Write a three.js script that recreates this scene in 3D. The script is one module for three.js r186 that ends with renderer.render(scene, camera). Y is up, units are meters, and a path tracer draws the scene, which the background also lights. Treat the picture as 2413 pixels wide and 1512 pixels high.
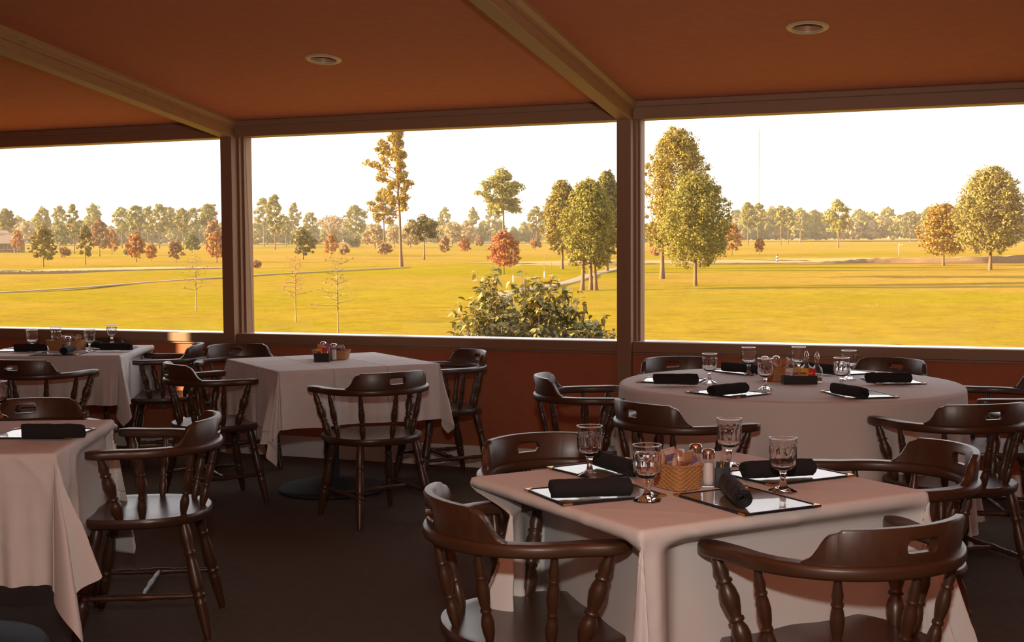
import * as THREE from 'three';
import { RoundedBoxGeometry } from 'three/addons/geometries/RoundedBoxGeometry.js';
import { mergeGeometries, toCreasedNormals } from 'three/addons/utils/BufferGeometryUtils.js';
import { SimplexNoise } from 'three/addons/math/SimplexNoise.js';

// ---------------------------------------------------------------- camera, sky, sun, flash, exposure
const scene = new THREE.Scene();
const camera = new THREE.PerspectiveCamera(2 * Math.atan(756 / 3000) * 180 / Math.PI, 2413 / 1512, 0.05, 3000);
camera.rotation.order = 'YXZ';
camera.position.set(0, 1.3538, 7.3299);
camera.rotation.set(-0.05436, 0.37138, -0.00556);
const renderer = new THREE.WebGLRenderer({ antialias: true });
renderer.toneMapping = THREE.LinearToneMapping;
renderer.toneMappingExposure = 1.0;
renderer.shadowMap.enabled = true;

scene.fog = new THREE.FogExp2(new THREE.Color().setRGB(1.0, 0.9, 0.75), 0.0002);                     // thin evening haze over the course
scene.background = new THREE.Color().setRGB(1.6, 1.63, 1.72);        // evenly white hazy sky

const SUN = new THREE.Vector3(0.914, -0.199, -0.356).normalize();    // low evening sun from the left
const sun = new THREE.DirectionalLight(new THREE.Color().setRGB(1.0, 0.76, 0.42), 29.0);
sun.name = 'sun';
sun.position.copy(SUN).multiplyScalar(-300).add(new THREE.Vector3(-40, 0, -80));
sun.target.position.set(-40, 0, -80);
sun.castShadow = true;
sun.shadow.mapSize.set(4096, 4096);
Object.assign(sun.shadow.camera, { left: -300, right: 300, top: 200, bottom: -200, near: 1, far: 900 });
scene.add(sun, sun.target);

// the photographer's flash above the lens: part of it goes straight ahead, most is bounced off the ceiling
const flash = new THREE.PointLight(new THREE.Color().setRGB(1.0, 0.95, 0.86), 12.5, 0, 2);
flash.name = 'camera_flash';
flash.position.set(0.02, 1.72, 7.42);
flash.castShadow = true;
flash.shadow.radius = 2.0;
const bounce = new THREE.SpotLight(new THREE.Color().setRGB(1.0, 0.97, 0.85), 23.0, 0, 0.72, 0.7, 2);
bounce.name = 'flash_head_turned_up';
bounce.position.set(0.02, 1.76, 7.42);
bounce.target.position.set(-0.7, 3.1, 5.6);
bounce.castShadow = true;
bounce.shadow.radius = 2.0;
scene.add(flash, bounce, bounce.target);

// ---------------------------------------------------------------- helpers
let seed = 7;
const rnd = () => { seed = (seed + 0x6d2b79f5) | 0; let t = Math.imul(seed ^ (seed >>> 15), 1 | seed); t = (t + Math.imul(t ^ (t >>> 7), 61 | t)) ^ t; return ((t ^ (t >>> 14)) >>> 0) / 4294967296; };
const R = (a, b) => a + (b - a) * rnd();
const simplex = new SimplexNoise({ random: rnd });
const n2 = (x, y) => simplex.noise(x, y);
const V = (x, y, z) => new THREE.Vector3(x, y, z);
const lerp = THREE.MathUtils.lerp, clamp = THREE.MathUtils.clamp, sstep = THREE.MathUtils.smoothstep;

const used = {};
function numbered(name) { const n = used[name] = (used[name] ?? -1) + 1; return n ? name + '_' + String(n).padStart(3, '0') : name; }
function tag(o, label, category, group) { o.userData.label = label; o.userData.category = category; if (group) o.userData.group = group; return o; }
function thing(name, label, category, pos = [0, 0, 0], turn = 0, group) {
  const o = new THREE.Group(); o.name = numbered(name); scene.add(o); o.position.set(...pos); o.rotation.y = turn;
  return tag(o, label, category, group);
}
function part(name, geo, mat, parent) { const m = new THREE.Mesh(geo, mat); m.name = name; parent.add(m); return m; }
function struct(name, geo, mat) { const m = geo ? new THREE.Mesh(geo, mat) : new THREE.Group(); m.name = name; m.userData.kind = 'structure'; scene.add(m); return m; }
function copy(src, name, label, pos, turn, group) {
  const c = src.clone(); c.name = numbered(name); c.userData = { ...src.userData }; scene.add(c); c.position.set(...pos); c.rotation.set(0, turn, 0);
  if (label) c.userData.label = label; if (group) c.userData.group = group;
  return c;
}
class B {                                            // collects vertices and faces into one indexed geometry
  constructor(colored) { this.p = []; this.t = []; this.c = colored ? [] : null; this.i = []; this.col = [1, 1, 1]; }
  get n() { return this.p.length / 3; }
  v(x, y, z, u = 0, w = 0) { this.p.push(x, y, z); this.t.push(u, w); if (this.c) this.c.push(...this.col); return this.n - 1; }
  tri(a, b, c) { this.i.push(a, b, c); }
  quad(a, b, c, d) { this.i.push(a, b, c, a, c, d); }
  geo(crease) {
    let g = new THREE.BufferGeometry();
    g.setAttribute('position', new THREE.Float32BufferAttribute(this.p, 3));
    g.setAttribute('uv', new THREE.Float32BufferAttribute(this.t, 2));
    if (this.c) g.setAttribute('color', new THREE.Float32BufferAttribute(this.c, 3));
    g.setIndex(this.i); g.computeVertexNormals();
    return crease ? toCreasedNormals(g, crease) : g;
  }
  // rings of equal length joined into a skin; closed round each ring, capped at both ends
  skin(rings, uv = [1, 1], caps = true) {
    const i0 = this.i.length, k = rings[0].length, id = rings.map((r, a) => { const row = r.map((q, b) => this.v(q[0], q[1], q[2], uv[0] * b / k, uv[1] * a)); return row; });
    for (let a = 0; a + 1 < id.length; a++) for (let b = 0; b < k; b++) { const c = (b + 1) % k; this.quad(id[a][b], id[a][c], id[a + 1][c], id[a + 1][b]); }
    if (caps) for (const [row, r, flip] of [[id[0], rings[0], 1], [id.at(-1), rings.at(-1), 0]]) {
      const m = r.reduce((s, q) => [s[0] + q[0] / k, s[1] + q[1] / k, s[2] + q[2] / k], [0, 0, 0]), c = this.v(...m);
      for (let b = 0; b < k; b++) flip ? this.tri(c, row[(b + 1) % k], row[b]) : this.tri(c, row[b], row[(b + 1) % k]);
    }
    const P = (n) => V(this.p[n * 3], this.p[n * 3 + 1], this.p[n * 3 + 2]); let vol = 0;       // faces must look outwards
    const o = V(...rings[0][0]);
    for (let a = i0; a < this.i.length; a += 3) vol += P(this.i[a]).sub(o).dot(P(this.i[a + 1]).sub(o).cross(P(this.i[a + 2]).sub(o)));
    if (vol < 0) for (let a = i0; a < this.i.length; a += 3) [this.i[a], this.i[a + 1]] = [this.i[a + 1], this.i[a]];
    return this;
  }
  // a tapered round limb through points
  limb(pts, radii, seg = 7) {
    const rings = [];
    for (let a = 0; a < pts.length; a++) {
      const d = V(...pts[Math.min(a + 1, pts.length - 1)]).sub(V(...pts[Math.max(a - 1, 0)])).normalize();
      const s = Math.abs(d.y) > 0.9 ? V(1, 0, 0) : V(0, 1, 0), x = s.clone().cross(d).normalize(), y = d.clone().cross(x), ring = [];
      for (let b = 0; b < seg; b++) { const f = b / seg * 2 * Math.PI, q = V(...pts[a]).addScaledVector(x, Math.cos(f) * radii[a]).addScaledVector(y, Math.sin(f) * radii[a]); ring.push([q.x, q.y, q.z]); }
      rings.push(ring);
    }
    return this.skin(rings, [1, 0.3]);
  }
}
const box = (w, h, d, x = 0, y = 0, z = 0, r = 0) => (r ? new RoundedBoxGeometry(w, h, d, 2, r) : new THREE.BoxGeometry(w, h, d)).translate(x, y, z);
const span = (x0, x1, y0, y1, z0, z1, r) => box(x1 - x0, y1 - y0, z1 - z0, (x0 + x1) / 2, (y0 + y1) / 2, (z0 + z1) / 2, r);
const lathe = (pts, seg = 24) => new THREE.LatheGeometry(pts.map(([x, y]) => new THREE.Vector2(x, y)), seg);
const merge = (list) => mergeGeometries(list.map((g) => (g.index ? g.toNonIndexed() : g)));
function lineUp(geo, from, to) {                     // a geometry that stands on the origin along y, set from one point towards another
  const d = V(...to).sub(V(...from)), g = geo.clone();
  g.applyQuaternion(new THREE.Quaternion().setFromUnitVectors(V(0, 1, 0), d.clone().normalize()));
  return g.translate(...from);
}

// ---------------------------------------------------------------- materials
function tex(size, fn, repeat, srgb) {               // fn(u, v) gives [r, g, b] in 0..1; tileable when fn is
  const data = new Uint8Array(size * size * 4);
  for (let y = 0; y < size; y++) for (let x = 0; x < size; x++) { const c = fn(x / size, y / size), o = (y * size + x) * 4; for (let k = 0; k < 3; k++) data[o + k] = clamp(c[k] ?? c[0], 0, 1) * 255; data[o + 3] = 255; }
  const t = new THREE.DataTexture(data, size, size);
  t.wrapS = t.wrapT = THREE.RepeatWrapping; t.magFilter = THREE.LinearFilter; t.minFilter = THREE.LinearMipmapLinearFilter; t.generateMipmaps = true;
  if (srgb) t.colorSpace = THREE.SRGBColorSpace;
  if (repeat) t.repeat.set(...repeat);
  t.needsUpdate = true; return t;
}
const torus = (u, v, fu, fv, s = 0) => {             // tileable noise
  const a = u * 2 * Math.PI, b = v * 2 * Math.PI;
  return simplex.noise4d(Math.cos(a) * fu + s, Math.sin(a) * fu, Math.cos(b) * fv + s, Math.sin(b) * fv);
};
const M = (rgb, rough = 0.8, more = {}) => new THREE.MeshPhysicalMaterial({ color: new THREE.Color().setRGB(...rgb), roughness: rough, ...more });

const grain = tex(512, (u, v) => { const w = torus(u, v, 5, 0.25) * 0.45 + torus(u, v, 22, 0.7, 9) * 0.35 + torus(u, v, 60, 2.5, 4) * 0.2; const k = 0.78 + 0.22 * w; return [k, k * 0.97, k * 0.93]; });
const boardGrain = tex(512, (u, v) => { const w = torus(u, v, 0.4, 6) * 0.4 + torus(u, v, 1.2, 26, 3) * 0.4 + torus(u, v, 5, 60, 5) * 0.25, dirt = Math.max(0, torus(u, v, 2.5, 2.5, 7) - 0.35) * 0.35; const k = 0.84 + 0.13 * w - dirt; return [k, k, k]; });
const fine = tex(512, (u, v) => { const k = 0.5 + 0.22 * torus(u, v, 40, 40) + 0.2 * torus(u, v, 80, 80, 5) + R(-0.08, 0.08); return [k, k, k]; });
const plaster = tex(512, (u, v) => { const k = 0.9 + 0.05 * torus(u, v, 3, 3) + 0.05 * torus(u, v, 45, 45, 8) + R(-0.03, 0.03); return [k, k, k]; });
const pile = tex(512, (u, v) => { const k = 0.72 + 0.12 * torus(u, v, 3, 3, 2) + 0.14 * torus(u, v, 50, 50) + R(-0.16, 0.16); return [k, k * 0.98, k * 0.95]; });
const weave = tex(256, (u, v) => { const k = 0.5 + 0.25 * Math.sin(u * 2 * Math.PI * 64) * Math.sin(v * 2 * Math.PI * 64) + R(-0.12, 0.12); return [k, k, k]; });
const rep = (t, a, b) => { const c = t.clone(); c.repeat.set(a, b); c.needsUpdate = true; return c; };

const wood = M([0.078, 0.03, 0.0115], 0.42, { map: rep(grain, 1, 1), clearcoat: 0.42, clearcoatRoughness: 0.3 });
const seatWood = M([0.066, 0.027, 0.013], 0.4, { map: rep(grain, 2, 2), clearcoat: 0.55, clearcoatRoughness: 0.25 });
const cloth = M([0.74, 0.71, 0.69], 0.9, { side: THREE.DoubleSide, bumpMap: rep(weave, 8, 8), bumpScale: 0.0004, sheen: 0.15, sheenRoughness: 0.6 });
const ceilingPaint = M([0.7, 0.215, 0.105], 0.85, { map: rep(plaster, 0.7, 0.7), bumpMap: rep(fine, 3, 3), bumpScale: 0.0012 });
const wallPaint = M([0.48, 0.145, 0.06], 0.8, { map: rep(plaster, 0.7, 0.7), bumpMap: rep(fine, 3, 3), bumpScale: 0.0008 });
const board = M([0.37, 0.205, 0.112], 0.55, { map: rep(boardGrain, 0.8, 2.2) });
const litBoard = M([0.5, 0.285, 0.15], 0.55, { map: (() => { const t = rep(boardGrain, 0.8, 2.2); t.rotation = Math.PI / 2; return t; })() });  // same paint as board, lightened to imitate window light on the beams
const boardUp = M([0.37, 0.205, 0.112], 0.55, { map: (() => { const t = rep(boardGrain, 0.8, 2.2); t.rotation = Math.PI / 2; return t; })() });
const skirting = M([0.8, 0.75, 0.7], 0.5);
const sillWhite = M([0.72, 0.7, 0.68], 0.3, { clearcoat: 0.6, clearcoatRoughness: 0.15 });
const carpet = M([0.11, 0.07, 0.044], 0.98, { map: rep(pile, 1.2, 1.2), bumpMap: rep(fine, 2.5, 2.5), bumpScale: 0.004 });
const pane = M([1, 1, 1], 0, { transmission: 1, thickness: 0, ior: 1.45 });
const glass = M([1, 1, 1], 0.01, { transmission: 1, thickness: 0.01, ior: 1.5 });
const thinGlass = M([0.985, 0.985, 0.985], 0, { transmission: 1, thickness: 0, ior: 1.55, side: THREE.DoubleSide });
const chrome = M([0.78, 0.77, 0.75], 0.14, { metalness: 1 });
const brass = M([0.72, 0.47, 0.2], 0.3, { metalness: 1 });
const blackPlastic = M([0.012, 0.011, 0.012], 0.4);
const napkinCloth = M([0.013, 0.011, 0.012], 0.95, { bumpMap: rep(weave, 1, 1), bumpScale: 0.0006, sheen: 0.25, sheenRoughness: 0.5, sheenColor: new THREE.Color(0.35, 0.32, 0.33) });
const menuEdge = M([0.014, 0.012, 0.016], 0.45);
const menuPage = M([0.27, 0.2, 0.15], 0.25, { clearcoat: 0.75, clearcoatRoughness: 0.025 });
const wicker = M([0.48, 0.235, 0.085], 0.6);
const saltWhite = M([0.83, 0.8, 0.78], 0.9), pepper = M([0.09, 0.065, 0.045], 0.9, { map: rep(pile, 6, 6) });
const oil = M([0.55, 0.36, 0.06], 0.1, { transmission: 0.7, thickness: 0.02, ior: 1.47, attenuationColor: new THREE.Color(0.75, 0.5, 0.08), attenuationDistance: 0.015 });
const ironGrey = M([0.02, 0.02, 0.023], 0.6, { metalness: 0, bumpMap: rep(fine, 4, 4), bumpScale: 0.001 });
const metalPaint = M([0.66, 0.5, 0.36], 0.4), baffle = M([0.5, 0.27, 0.14], 0.45), bulbGlass = M([0.75, 0.7, 0.62], 0.3);

// ---------------------------------------------------------------- the room
const XL = -7.75, XR = 3.55, ZB = 9.2, CY = (z) => 2.235 + 0.135 * z, TILT = Math.atan(0.135);
const POSTS = [-7.72, -4.8825, -2.1225, 0.64, 3.42];                 // post centres along the window wall
const PW = 0.087, SILL = 0.815, HEAD = 2.135;
struct('floor', span(XL - 0.2, XR + 0.2, -0.25, 0, -0.16, ZB + 0.2), carpet).geometry = (() => {
  const g = span(XL - 0.2, XR + 0.2, -0.25, 0, -0.16, ZB + 0.2), p = g.attributes.position, u = g.attributes.uv;
  for (let i = 0; i < p.count; i++) u.setXY(i, p.getX(i), p.getZ(i)); return g;
})();
const metricUV = (g, ax, ay) => { const p = g.attributes.position, u = g.attributes.uv; for (let i = 0; i < p.count; i++) u.setXY(i, ax === 'x' ? p.getX(i) : p.getZ(i), ay === 'y' ? p.getY(i) : ay === 'z' ? p.getZ(i) : p.getX(i)); return g; };
// sloping ceiling with two round holes for the recessed lights
const LIGHTS = [[-3.467, 1.218], [-0.892, 1.199]], HOLE = 0.073;
{
  const cs = Math.cos(TILT), s = new THREE.Shape(), z0 = -0.16 / cs, z1 = (ZB + 0.2) / cs;
  s.moveTo(XL - 0.2, z0); s.lineTo(XR + 0.2, z0); s.lineTo(XR + 0.2, z1); s.lineTo(XL - 0.2, z1); s.closePath();
  for (const [x, z] of LIGHTS) { const h = new THREE.Path(); h.absarc(x, z / cs, HOLE, 0, 2 * Math.PI, true); s.holes.push(h); }
  const g = new THREE.ExtrudeGeometry(s, { depth: 0.2, bevelEnabled: false, curveSegments: 40 });
  g.rotateX(Math.PI / 2 - TILT);                                     // shape y becomes +z rising, thickness goes down: lift it back up
  g.translate(0, 2.235, 0).translate(0, 0.2 * cs, -0.2 * Math.sin(TILT));
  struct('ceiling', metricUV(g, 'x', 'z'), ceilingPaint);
}
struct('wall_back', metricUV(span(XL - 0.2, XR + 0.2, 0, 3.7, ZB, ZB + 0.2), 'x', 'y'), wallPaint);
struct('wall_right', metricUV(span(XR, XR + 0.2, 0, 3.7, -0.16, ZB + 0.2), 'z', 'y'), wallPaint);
// left wall with one narrow sidelight, its reveals splayed, through which the sun falls
{
  const T = 0.16, sh = -SUN.z / SUN.x * T, z0 = 0.945, z1 = 1.0;                       // opening on the room side; the reveals follow the sun
  const prism = (pts, y0, y1) => { const s = new THREE.Shape(pts.map(([x, z]) => new THREE.Vector2(x, z))); return new THREE.ExtrudeGeometry(s, { depth: y1 - y0, bevelEnabled: false }).rotateX(Math.PI / 2).translate(0, y1, 0); };
  const g = [prism([[XL, -0.16], [XL, z0], [XL - T, z0 + sh], [XL - T, -0.16]], 0, 3.7), prism([[XL, z1], [XL, ZB + 0.2], [XL - T, ZB + 0.2], [XL - T, z1 + sh]], 0, 3.7)];
  for (const [y0, y1] of [[0, 0.62], [1.42, 3.7]]) g.push(prism([[XL, z0], [XL, z1], [XL - T, z1 + sh], [XL - T, z0 + sh]], y0, y1));
  struct('wall_left', metricUV(merge(g), 'z', 'y'), wallPaint);
  const w = struct('window_5'); w.position.set(XL, 0, 0);
  part('pane', span(-T - 0.01, -T - 0.004, 0.62, 1.42, z0 + sh - 0.01, z1 + sh + 0.01), pane, w);
}
{
  const bays = POSTS.slice(0, -1).map((x, i) => [x + PW / 2, POSTS[i + 1] - PW / 2]);
  // solid lower wall and header behind the trims
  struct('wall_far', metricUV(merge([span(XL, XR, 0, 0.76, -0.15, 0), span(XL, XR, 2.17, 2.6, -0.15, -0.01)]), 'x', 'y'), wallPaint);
  bays.forEach(([a, b], i) => {
    const w = struct('window_' + (i + 1));
    part('sill', span(a, b, 0.76, SILL, -0.16, -0.006), sillWhite, w);
    part('head', span(a, b, HEAD, 2.18, -0.16, -0.012), board, w);
    for (const [x0, x1, y0, y1] of [[a, a + 0.016, SILL, HEAD], [b - 0.016, b, SILL, HEAD]]) part('jamb', span(x0, x1, y0, y1, -0.15, -0.02), boardUp, w);
    for (const [x0, x1] of [[a + 0.016, a + 0.03], [b - 0.03, b - 0.016]]) part('stop', span(x0, x1, SILL, HEAD, -0.15, -0.055), boardUp, w);
    const gl = part('pane', span(a + 0.03, b - 0.03, -0.66, 0.66, -0.003, 0.003), pane, w); gl.position.set(0, 1.475, -0.1); gl.rotation.x = 0.042;   // added tilt: lifts the flash's mirror image onto the white sky
    // sill board, its bead, header board with a small moulding, skirting
    const t = struct('trim_' + (i + 1));
    part('sill_board', span(a, b, 0.752, 0.813, -0.006, 0.02, 0.004), board, t);
    part('bead', span(a, b, 0.738, 0.752, -0.002, 0.011, 0.003), board, t);
    part('header_board', span(a, b, HEAD - 0.004, 2.212, -0.012, 0.012, 0.003), board, t);
    part('header_moulding', span(a, b, 2.2, 2.238, 0.004, 0.03, 0.008), board, t);
    const bb = struct('baseboard_' + (i + 1));
    part('board', span(a, b, 0, 0.105, 0, 0.014, 0.002), skirting, bb);
    part('cap', span(a, b, 0.105, 0.137, 0, 0.009, 0.004), skirting, bb);
  });
  POSTS.forEach((x, i) => {
    const p = struct('post_' + (i + 1)); p.position.set(x, 0, 0);
    part('upright', span(-PW / 2, PW / 2, 0, 2.225, -0.15, 0.05, 0.004), boardUp, p);
    // the sloping beam that runs from the post into the room, with a moulding along the ceiling on each side
    const b = struct('ceiling_beam_' + (i + 1)); b.position.set(x, 2.127, 0.05); b.rotation.x = -TILT;
    const L = 9.0;
    part('beam', span(-PW / 2, PW / 2, 0, 0.16, 0.001, L, 0.004), litBoard, b);
    for (const s of [-1, 1]) {
      const sh = new THREE.Shape([[0, 0], [0.012, 0], [0.012, 0.02], [0.02, 0.026], [0.032, 0.04], [0.032, 0.07], [0, 0.07]].map(([u, v]) => new THREE.Vector2(s * u, v)));
      const g = new THREE.ExtrudeGeometry(sh, { depth: L, bevelEnabled: false }).translate(s * PW / 2, 0.055, -0.02);
      part('moulding', g, litBoard, b);
    }
  });
}
LIGHTS.forEach(([x, z], i) => {
  const t = thing('recessed_light', i ? 'unlit recessed ceiling light right of the beams, above the round table' : 'unlit recessed ceiling light between the two beams, above the middle window', 'ceiling light', [x, CY(z), z]);
  t.rotation.x = -TILT;
  part('trim_ring', lathe([[0.0695, 0.004], [0.07, -0.004], [0.074, -0.008], [0.09, -0.0075], [0.0985, -0.003], [0.1, 0.001]], 48), metalPaint, t);
  const rings = []; for (let k = 0; k <= 10; k++) { rings.push([0.0705 - 0.0022 * k, 0.009 * k], [0.0685 - 0.0022 * k, 0.009 * k + 0.0045]); }
  part('baffle', lathe([...rings, [0.03, 0.1], [0, 0.1]], 40), baffle, t);
  part('bulb', lathe([[0, 0.068], [0.02, 0.07], [0.028, 0.078], [0.028, 0.085], [0.016, 0.097], [0.014, 0.1]], 24), bulbGlass, t);
});

// ---------------------------------------------------------------- captain's chair
const chairParts = (() => {
  // plan line of the bow: straight arms, half-round back
  const RB = 0.262, ZC = -0.03, plan = [];
  const NA = 9, NB = 28;
  for (let k = 0; k <= NA; k++) { const f = k / NA; plan.push([-lerp(0.283, RB, sstep(f, 0, 1)), lerp(-0.174, ZC, f)]); }
  for (let k = 1; k < NB; k++) { const a = Math.PI - k / NB * Math.PI; plan.push([Math.cos(a) * RB, ZC + Math.sin(a) * RB * 0.97]); }
  for (let k = NA; k >= 0; k--) { const f = k / NA; plan.push([lerp(0.283, RB, sstep(f, 0, 1)), lerp(-0.174, ZC, f)]); }
  const n = plan.length, nor = plan.map((_, i) => { const a = plan[Math.max(0, i - 1)], b = plan[Math.min(n - 1, i + 1)], d = Math.hypot(b[0] - a[0], b[1] - a[1]); return [(b[1] - a[1]) / -d * -1 * -1, (b[0] - a[0]) / d]; });
  const rail = new B(), rings = [];
  plan.forEach(([x, z], i) => {
    const e = Math.min(i, n - 1 - i) / NA, tip = e < 0.45 ? Math.sqrt(1 - Math.pow(1 - e / 0.45, 2) * 0.96) : 1;
    const w = (0.027 + 0.008 * clamp(1 - e, 0, 1)) * tip, h = 0.0165 * (0.72 + 0.28 * tip), y = 0.6685 + 0.002 * clamp(1 - e, 0, 1), nx = nor[i][0], nz = nor[i][1], ring = [];
    for (const [a, b] of [[-1, -0.45], [-0.86, -0.86], [-0.5, -1], [0.5, -1], [0.86, -0.86], [1, -0.45], [1, 0.4], [0.88, 0.84], [0.6, 1], [-0.6, 1], [-0.88, 0.84], [-1, 0.4]]) ring.push([x + nx * a * w, y + b * h, z + nz * a * w]);
    rings.push(ring);
  });
  rail.skin(rings, [1, 0.25]);
  // crest board bent round the bow, with S-curved shoulders and a hand hole
  const crest = new B(), S1 = 0.187, S2 = 0.262, TH = 0.012, HB = 0.68, HT = 0.767, HW = 0.042, HY = 0.722, HR = 0.0145;
  const top = (s) => { const a = Math.abs(s); if (a <= S1 - 0.01) return HT - 0.004 * (a / S1) ** 2; const f = (a - S1 + 0.01) / (S2 - S1 + 0.01); const k = f < 0.12 ? 1 - 0.35 * (f / 0.12) ** 2 * 0.3 : 1 - 0.105 - (f - 0.12) * 0.95 + 0.13 * Math.sin((f - 0.12) / 0.88 * 2 * Math.PI); return lerp(HB + 0.006, HT - 0.004, clamp(k - (f > 0.93 ? (f - 0.93) * 1.2 : 0), 0, 1)); };
  const at = (s, y, t) => { const a = s / RB, lean = (y - HB) * 0.1, r = RB + lean + t; return [Math.sin(a) * r, y, ZC + Math.cos(a) * r * 0.985]; };
  const octo = (s, y0, y1, c0, c1) => { const o = TH, c = 0.004; return [[-o + c, y0], [o - c, y0], [o, y0 + c0], [o, y1 - c1], [o - c, y1], [-o + c, y1], [-o, y1 - c1], [-o, y0 + c0]].map(([t, y]) => at(s, y, t)); };
  const cols = (a, b, k) => Array.from({ length: k + 1 }, (_, i) => lerp(a, b, i / k));
  crest.skin(cols(-S2, -HW, 26).map((s) => octo(s, HB, top(s), 0.001, 0.006)), [0.5, 0.2]);
  crest.skin(cols(HW, S2, 26).map((s) => octo(s, HB, top(s), 0.001, 0.006)), [0.5, 0.2]);
  const hole = Array.from({ length: 21 }, (_, i) => -HW * Math.cos(i / 20 * Math.PI)), half = (s) => { const a = HW - HR, d = Math.abs(s) - a; return d <= 0 ? HR : Math.sqrt(Math.max(0, HR * HR - d * d)); };
  crest.skin(hole.map((s) => octo(s, HB, HY - half(s), 0.001, Math.min(0.004, half(s) * 0.3))), [0.5, 0.2]);
  crest.skin(hole.map((s) => octo(s, HY + half(s), top(s), Math.min(0.004, half(s) * 0.3), 0.006)), [0.5, 0.2]);
  // saddle seat
  const seat = new B(), N = 56, outline = (a) => {
    const c = Math.cos(a), s = Math.sin(a);                          // super-ellipse, squarer in front
    const e = s < 0 ? 3.4 : 2.25, r = 1 / Math.pow(Math.abs(c) ** e + Math.abs(s) ** e, 1 / e);
    return [c * r * 0.243, s < 0 ? -0.03 + s * r * 0.222 : -0.03 + s * r * 0.238];
  };
  const ringAt = (k, y) => Array.from({ length: N }, (_, i) => { const [x, z] = outline(-i / N * 2 * Math.PI); const X = x * k, Z = -0.03 + (z + 0.03) * k; return [X, typeof y === 'function' ? y(X, Z, k) : y, Z]; });
  const dish = (x, z, k) => 0.44 - 0.012 * Math.pow(1 - k * k, 0.7) + (z < -0.03 ? 0.008 * Math.exp(-((x / 0.06) ** 2)) * sstep(-z, 0.05, 0.24) : 0);
  seat.skin([ringAt(0.8, 0.398), ringAt(0.93, 0.399), ringAt(0.985, 0.407), ringAt(1, 0.419), ringAt(1, 0.43), ringAt(0.985, 0.437), ringAt(0.95, dish), ringAt(0.85, dish), ringAt(0.7, dish), ringAt(0.5, dish), ringAt(0.25, dish)], [3, 0.2]);
  // turned profiles along a unit length (fraction, radius)
  const turned = (rows, len, seg = 14) => lathe(rows.map(([f, r]) => [r, f * len]), seg);
  const spindle = [[0, 0.008], [0.02, 0.0105], [0.1, 0.0145], [0.2, 0.0165], [0.27, 0.0135], [0.32, 0.01], [0.335, 0.0135], [0.36, 0.0135], [0.375, 0.0105], [0.45, 0.014], [0.55, 0.0165], [0.64, 0.0145], [0.7, 0.0112], [0.715, 0.0142], [0.735, 0.0142], [0.75, 0.0112], [0.82, 0.0135], [0.9, 0.0105], [1, 0.0085]];
  const postRows = [[0, 0.011], [0.02, 0.014], [0.1, 0.0195], [0.2, 0.023], [0.27, 0.0195], [0.32, 0.013], [0.335, 0.019], [0.365, 0.019], [0.38, 0.014], [0.46, 0.0195], [0.56, 0.0235], [0.65, 0.0205], [0.71, 0.0148], [0.725, 0.0195], [0.75, 0.0195], [0.765, 0.0148], [0.84, 0.0188], [0.91, 0.0145], [1, 0.012]];
  const legRows = [[0, 0.0115], [0.03, 0.014], [0.2, 0.0185], [0.3, 0.0205], [0.325, 0.0225], [0.35, 0.016], [0.365, 0.0225], [0.385, 0.0225], [0.4, 0.0165], [0.42, 0.0215], [0.46, 0.0245], [0.58, 0.0225], [0.68, 0.0175], [0.72, 0.015], [0.735, 0.0205], [0.76, 0.0205], [0.775, 0.0155], [0.86, 0.0215], [0.93, 0.0205], [1, 0.016]];
  const barRows = [[0, 0.008], [0.12, 0.0095], [0.22, 0.0125], [0.3, 0.009], [0.33, 0.0125], [0.36, 0.0095], [0.44, 0.0135], [0.5, 0.0148], [0.56, 0.0135], [0.64, 0.0095], [0.67, 0.0125], [0.7, 0.009], [0.78, 0.0125], [0.88, 0.0095], [1, 0.008]];
  const rod = (rows, a, b, seg) => { const L = Math.hypot(a[0] - b[0], a[1] - b[1], a[2] - b[2]); return lineUp(turned(rows, L, seg), a, b); };
  const bow = (deg) => { const a = deg * Math.PI / 180; return [Math.sin(a) * RB, ZC + Math.cos(a) * RB * 0.97]; };
  const list = [['seat', seat.geo(0.6), seatWood], ['arm_rail', rail.geo(), wood], ['backrest', crest.geo(0.7), wood]];
  for (const d of [-82, -40, 0, 40, 82]) { const [x, z] = bow(d), k = 0.80; list.push(['spindle', rod(spindle, [x * k, 0.432, -0.03 + (z + 0.03) * k], [x, 0.656, z], 12), wood]); }
  for (const s of [-1, 1]) list.push(['arm_post', rod(postRows, [s * 0.222, 0.432, -0.075], [s * 0.276, 0.656, -0.125], 14), wood]);
  const legs = [];
  for (const [sx, sz] of [[-1, -1], [1, -1], [-1, 1], [1, 1]]) { const foot = [sx * 0.205, 0.001, sz < 0 ? -0.24 : 0.215], head = [sx * 0.155, 0.4, sz < 0 ? -0.165 : 0.13]; legs.push((f) => foot.map((q, i) => lerp(q, head[i], f))); list.push(['leg', rod(legRows, foot, head, 14), wood]); }
  const f = 0.375, mid = (a, b) => a(f).map((q, i) => (q + b(f)[i]) / 2);
  list.push(['stretcher', rod(barRows, legs[0](f), legs[2](f), 10), wood], ['stretcher', rod(barRows, legs[1](f), legs[3](f), 10), wood]);
  list.push(['cross_stretcher', rod(barRows, mid(legs[0], legs[2]), mid(legs[1], legs[3]), 10), wood]);
  return list;
})();
let firstChair = null;
function chair(label, x, z, turn, group) {
  if (firstChair) return copy(firstChair, 'captains_chair', label, [x, 0, z], turn, group);
  firstChair = thing('captains_chair', label, 'chair', [x, 0, z], turn, group);
  for (const [n, g, m] of chairParts) part(n, g, m, firstChair);
  return firstChair;
}
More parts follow.
